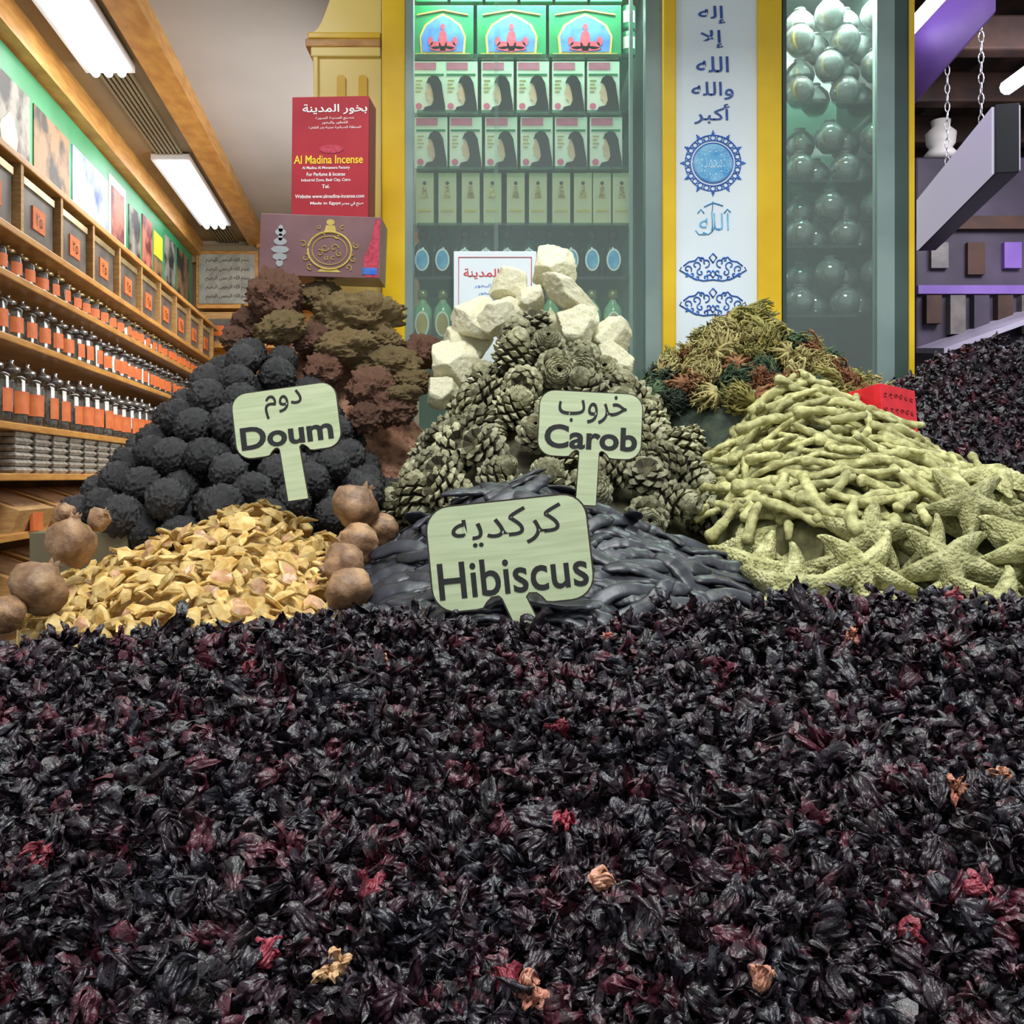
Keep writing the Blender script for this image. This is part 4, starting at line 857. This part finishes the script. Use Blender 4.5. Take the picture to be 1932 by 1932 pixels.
# ================================================================= HIBISCUS
def calyx(seed, nu=5, nv=9):
    rr = random.Random(seed); V = []; Q = []; L_ = rr.uniform(.034, .044); tws = rr.uniform(-.9, .9); openn = rr.uniform(-.10, .50)
    for k in range(5):
        a0 = k*2*PI/5+rr.uniform(-.18, .18); cur = rr.choice([rr.uniform(2.6, 5.4), rr.uniform(-5.0, -2.2), rr.uniform(2.0, 4.6), rr.uniform(-3, 1)]); base = len(V); r = .0012; z = 0; ln = L_*rr.uniform(.75, 1.25); off = rr.uniform(0, 9); sh = rr.uniform(-1.0, 1.0); sc = rr.uniform(-2.4, .6); tc = rr.uniform(.38, .58)
        for j in range(nv+1):
            t = j/nv; ph = 1.45*(1-min(t/.30, 1))**.8+openn*(.4+t)+(cur*max(0, (t-tc)/(1-tc))**1.1)+.5*noise.noise(Vector((t*4+off, seed, k)))
            if j: r += math.sin(ph)*ln/nv; z += math.cos(ph)*ln/nv
            w = .0084*(1.2-t)**.45*(1 if t < .80 else max(.08, (1.06-t)/.26))
            for i in range(nu+1):
                s_ = 2*i/nu-1; rr_ = max(abs(r), .0045); da = s_*min(w/rr_, .80); a = a0+da+tws*t+sh*t*t
                frill = .0022*abs(s_)**2*math.sin(t*16+off*3)*min(1, t*2)
                wr = .0014*math.cos(s_*9.4)*min(1, t*2.5)+.0038*noise.noise(Vector((s_*1.9+off, t*5.5, seed)))+frill
                fold = sc*.0045*s_*s_*min(1, t*1.5)+.0025*s_*t*math.sin(off)
                q = r+wr+fold; V.append((q*math.cos(a), q*math.sin(a), z-.4*L_+.0038*noise.noise(Vector((s_*2.2, t*5.5+off, seed+5)))))
        for j in range(nv):
            for i in range(nu):
                b = base+j*(nu+1)+i; Q.append((b, b+1, b+nu+2, b+nu+1))
    b0 = len(V); n = 8
    pr = [(.001, .003), (.005, .005), (.006, .009), (.0045, .014), (.001, .017)]
    for (r, z) in pr:
        for j in range(n): V.append((r*math.cos(2*PI*j/n)*(1+.25*(j % 2)), r*math.sin(2*PI*j/n)*(1+.25*(j % 2)), z-.4*L_))
    for i in range(len(pr)-1):
        for j in range(n): Q.append((b0+i*n+j, b0+i*n+(j+1) % n, b0+(i+1)*n+(j+1) % n, b0+(i+1)*n+j))
    return np.array(V), np.array(Q)
def npmesh(name, V, Q, mat, rnd=None):
    me = bpy.data.meshes.new(name); me.vertices.add(len(V)); me.vertices.foreach_set('co', V.astype(np.float32).ravel())
    me.loops.add(Q.size); me.loops.foreach_set('vertex_index', Q.astype(np.int32).ravel()); me.polygons.add(len(Q))
    me.polygons.foreach_set('loop_start', np.arange(0, Q.size, 4, dtype=np.int32)); me.materials.append(mat)
    me.polygons.foreach_set('use_smooth', np.ones(len(Q), dtype=bool))
    if rnd is not None:
        at = me.attributes.new('rnd', 'FLOAT', 'POINT'); at.data.foreach_set('value', rnd.astype(np.float32))
    me.update(calc_edges=True); me.validate(); return me
HI = [calyx(i, 12, 20) for i in range(24)]; LO = [calyx(i+50, 8, 13) for i in range(24)]
ru = np.array([-500, 0, 120, 400, 700, 850, 1000, 1200, 1400, 1520, 1700, 1932, 2500.]); rv = np.array([1250, 1212, 1180, 1148, 1146, 1158, 1164, 1138, 1112, 1102, 1114, 1120, 1134.])
YR = 1.22
nzv = [(NR.uniform(4, 22), NR.uniform(4, 22), NR.uniform(0, 6.3), NR.uniform(.0015, .0035)) for _ in range(9)]
def hz(x, y):
    zr = CZ+(HV-np.interp(966+x/YR*F, ru, rv))/F*YR-.016
    d = YR-y; z = np.where(d > 0, zr-d*.295-(d*d)*.02, zr+d*.7)
    for a, b, c, s in nzv: z = z+s*np.sin(a*x+b*y+c)
    return z
def hibpts(d, n, seed):
    rs = np.random.RandomState(seed); y = np.sqrt(rs.uniform(.42**2, 1.30**2, n)); x = rs.uniform(-.70, .70, n)*y; z = hz(x, y)
    cell = {}; acc = []
    for a, b, c in zip(x, y, z):
        k = (int(a//d), int(b//d)); ok = True
        for i in (-1, 0, 1):
            for j in (-1, 0, 1):
                for q in cell.get((k[0]+i, k[1]+j), ()):
                    if (q[0]-a)**2+(q[1]-b)**2+(q[2]-c)**2 < d*d: ok = False; break
                if not ok: break
            if not ok: break
        if ok: cell.setdefault(k, []).append((a, b, c)); acc.append((a, b, c))
    return acc
pts = hibpts(.0202, 30000, 21)
print('calyx count', len(pts))
def uv(c): return 966+c[0]/c[1]*F, HV-(c[2]-CZ)/c[1]*F
near = []; far = []
for c in sorted(pts, key=lambda c: c[1]):
    u, v = uv(c)
    c = (c[0], c[1], c[2]+R.uniform(-.006, .007))
    (near if len(near) < 280 and -20 < u < 1952 and v < 1950 else far).append(c)
spec = [(628, 1838, 'p', 'open cream and pink calyx showing its bud near the bottom, left of centre'), (1440, 1858, 'p', 'cream striped round bud near the bottom right of centre'), (1145, 1212, 'p', 'small yellowish calyx just right of the hibiscus sign stake'), (1890, 1475, 'p', 'pale tan calyx near the right edge'),
 (1140, 1670, 'p', 'pink and cream calyx right of centre in the lower pile'), (1055, 1385, 'r', 'bright red calyx right of centre, mid pile'), (85, 1625, 'r', 'dark red calyx near the left edge'), (1845, 1690, 'r', 'red crumpled calyx near the right edge, low'), (1720, 1775, 'r', 'crimson spread calyx at lower right'),
 (505, 1815, 'r', 'wine red open calyx at lower left'), (955, 1862, 'r', 'red calyx at bottom centre'), (1000, 1890, 'p', 'orange cream calyx at the bottom centre'), (1800, 1135, 'r', 'pinkish red calyx under the starfish at the pile top'), (722, 1250, 'p', 'beige calyx fragment near the pile top'), (1610, 1205, 'p', 'brown orange calyx near the top at right'),
 (1070, 1555, 'r', 'small red calyx at centre right'), (470, 1268, 'r', 'red centred calyx near the top left'), (700, 1690, 'r', 'deep red calyx left of centre, low'), (1810, 1500, 'p', 'peach calyx left of the pale one at right edge')]
mhi = [npmesh('hibiscus_calyx', V, Q, M['calyx']) for V, Q in HI]
mre = [npmesh('hibiscus_calyx', V, Q, M['calyx_red']) for V, Q in HI[8:14]]; mpa = [npmesh('hibiscus_calyx', V, Q, M['calyx_pale']) for V, Q in HI[14:20]]
for c in near:
    inst('hibiscus_calyx', R.choice(mhi), MM(c, axrot(R, (0, -.5, .6), .75), R.uniform(.8, 1.15)), 'dark dried hibiscus calyx in the nearer part of the front pile', 'hibiscus', 'dark hibiscus calyces in the front pile')
for u, v, k, lab in spec:
    best = None
    for i in range(400):                     # follow the sight line until it meets the heap
        y = .45+i*.0022; p = P(u, v, y)
        if p.z < float(hz(np.array(p.x), np.array(y)))+.008: best = p; break
    if best is None: best = P(u, v, 1.2)
    inst('hibiscus_calyx', R.choice(mre if k == 'r' else mpa), MM(best+Vector((0, 0, .007)), axrot(R, (0, -.3, .5), .6), R.uniform(.6, .76)*(.85 if v < 1300 else 1)), lab, 'hibiscus')
def merge(items, lib, seed, smin=.8, smax=1.15):
    rs = random.Random(seed); Vs = []; Qs = []; rn = []; o = 0
    for c in items:
        V, Q = lib[rs.randrange(len(lib))]
        m = np.array(axrot(rs, (0, -.5, .6), .75).to_3x3())
        s = rs.uniform(smin, smax); Vs.append(V@m.T*s+np.array(c)); Qs.append(Q+o); rn.append(np.full(len(V), rs.random())); o += len(V)
    return np.vstack(Vs), np.vstack(Qs), np.concatenate(rn)
low = [(a, b, c-.014) for a, b, c in hibpts(.022, 16000, 33)]
V, Q, rn = merge(far+low, LO, 3, .8, 1.12)
gx = np.linspace(-.95, .95, 60); gy = np.linspace(.38, 1.34, 40); GX, GY = np.meshgrid(gx, gy); GZ = hz(GX, GY)-.02
gv = np.stack([GX.ravel(), GY.ravel(), GZ.ravel()], 1); gq = np.array([(j*60+i, j*60+i+1, (j+1)*60+i+1, (j+1)*60+i) for j in range(39) for i in range(59)])+len(V)
V = np.vstack([V, gv]); Q = np.vstack([Q, gq]); rn = np.concatenate([rn, np.full(len(gv), .1)])
o = bpy.data.objects.new('hibiscus_pile', npmesh('hibiscus_pile', V, Q, M['calyx'], rn)); C.objects.link(o); tag(o, 'farther and deeper dark dried hibiscus calyces filling the big front pile', 'hibiscus', kind='stuff')
a2 = samp('hib2', .019, 40000, 1.0, .02, seed=17, back=.05)
a2 = a2[(a2[:, 0]/a2[:, 1] > .3) & (a2[:, 0]/a2[:, 1] < .75)]
V, Q, rn = merge(a2.tolist(), LO, 8, .62, .86)
cm = coremesh('hib2', .012); V = np.vstack([V, np.array(cm.v)]); Q = np.vstack([Q, np.array(cm.f)+len(rn)]); rn = np.concatenate([rn, np.full(len(cm.v), .1)])
o = bpy.data.objects.new('hibiscus_heap', npmesh('hibiscus_heap', V, Q, M['calyx'], rn)); C.objects.link(o); tag(o, 'second heap of dark dried hibiscus behind the red carton at right', 'hibiscus', kind='stuff')
# ================================================================= SIGNS
def sign(u, v, Y, ang, bx, bz, w, h, sw, lab, ar, arp, en, enp, bold, rx=-6, rz=0):
    k = Y/F; e = empty('price_sign', P(u, v, Y), (math.radians(rx), math.radians(ang), math.radians(rz))); tag(e, lab, 'sign')
    W_, H_ = w*k/2, h*k/2; cx, cz = bx*k, bz*k; r = H_*.46; p = []
    for (ax, az, a) in ((W_-r, H_-r, 0), (-W_+r, H_-r, 90), (-W_+r, -H_+r, 180)):
        for i in range(7): t = math.radians(a+15*i); p.append((cx+ax+r*math.cos(t), cz+az+r*math.sin(t)))
    s_ = sw*k/2
    def notch(sgn):
        return [(cx+sgn*W_*.46, cz-H_), (cx+sgn*W_*.38, cz-H_*.98), (cx+sgn*W_*.33, cz-H_*.88), (cx+sgn*W_*.27, cz-H_*.80), (cx+sgn*(s_+W_*.03), cz-H_*.79), (cx+sgn*s_, cz-H_*.84)]
    p += notch(-1); p += [(-s_, -.005), (s_, -.005)]; p += notch(1)[::-1]
    for i in range(7): t = math.radians(270+15*i); p.append((cx+W_-r+r*math.cos(t), cz-H_+r+r*math.sin(t)))
    MB().prism(p, -.003, .003, 0, 1, inset=.0014*w/200).build('board', [M['ply'], M['burnt']], e)
    text(arab(ar), cx+arp[0]*k, cz+arp[1]*k, arp[2]*k, arp[3]*k, -.0036, M['ink'], e, bold=.004, name='upper_lettering')
    text(en, cx+enp[0]*k, cz+enp[1]*k, enp[2]*k, enp[3]*k, -.0036, M['ink'], e, bold=bold, name='lower_lettering')
    return e
sign(563, 938, 1.50, -8, -5, 148, 202, 128, 40, 'pale green wooden sign reading Doum on a stake', 'دوم', (-2, 32, 72, 50), 'Doum', (-2, -25, 176, 44), .028)
sign(1105, 948, 1.46, 3, 2, 148, 198, 128, 40, 'pale green wooden sign reading Carob on a stake', 'خروب', (3, 30, 130, 56), 'Carob', (2, -25, 176, 46), .028)
sign(1003, 1190, 1.235, -6, -26, 150, 310, 204, 50, 'large pale wooden sign reading Hibiscus at the front', 'كركديه', (0, 50, 212, 72), 'Hibiscus', (2, -42, 284, 70), .012)
o = MB().box(X(66, 1.62), X(250, 1.62), 1.60, 1.64, zb, Z(1003, 1.62)).build('bin_rim', M['counter'], bevel=.002); tag(o, 'olive rim of the wooden bin behind the yellow doum pieces', 'bin rim')
# ================================================================= LIGHTS / WORLD / CAMERA
def area(name, loc, tgt, size, pw, col, sy=None):
    l = bpy.data.lights.new(name, 'AREA'); l.energy = pw; l.size = size; l.color = col
    if sy: l.shape = 'RECTANGLE'; l.size_y = sy
    o = bpy.data.objects.new(name, l); C.objects.link(o); o.location = loc; o.rotation_euler = (Vector(tgt)-Vector(loc)).to_track_quat('-Z', 'Y').to_euler(); return o
area('front_lamp', (.1, -.1, CZ+3.0), (0, 1.5, CZ), 1.1, 110, (.93, .97, .98))
area('stall_lamp', (.2, 1.45, CZ+2.0), (.1, 1.4, CZ-.1), .9, 27, (.96, 1, .93))
area('shop_area_light', W(4.2, .5, 1.35), W(4.2, .2, 0), 2.2, 20, (1, .96, .9), .5)
area('shop_area_light', W(3.6, 1.5, .7), W(3.9, 0, .1), 1.0, 26, (1, .96, .9))  # added fill light without a fixture, brightens the shaded jar shelves
area('shop_area_light', (-.3, 4.2, CZ+.9), (-.9, 4.2, CZ+2), 1.5, 7, (1, .97, .95))
area('pillar_fill', (-.75, 1.7, CZ+1.5), (-.42, 2.44, CZ+1.0), .3, 6, (1, .97, .9))  # unseen light added to brighten the dim pillar
area('cabinet_lamp', (X(1000, YC), YC+.07, zt-.02), (X(1000, YC), YC+.14, 0), .5, 8, (.90, 1, .94), .06)
area('cabinet_lamp', (X(1570, YC), YC+.05, zt-.02), (X(1570, YC), YC+.14, 0), .2, 14, (.9, 1, .97), .05)
area('street_lamp', (2.2, 3.2, CZ+1.6), (1.8, 4.2, CZ), .8, 40, (.90, .85, 1))
w = bpy.data.worlds.new('world'); bpy.context.scene.world = w; w.use_nodes = True
w.node_tree.nodes['Background'].inputs[0].default_value = (.84, .90, .93, 1); w.node_tree.nodes['Background'].inputs[1].default_value = .66
cam = bpy.data.cameras.new('camera'); co = bpy.data.objects.new('camera', cam); C.objects.link(co); co.location = (0, 0, CZ); co.rotation_euler = (PI/2, 0, 0)
cam.sensor_width = 36; cam.lens = 36*F/1932; cam.shift_y = -(966-HV)/1932; cam.clip_start = .02
bpy.context.scene.camera = co
bpy.context.scene.view_settings.view_transform = 'Standard'
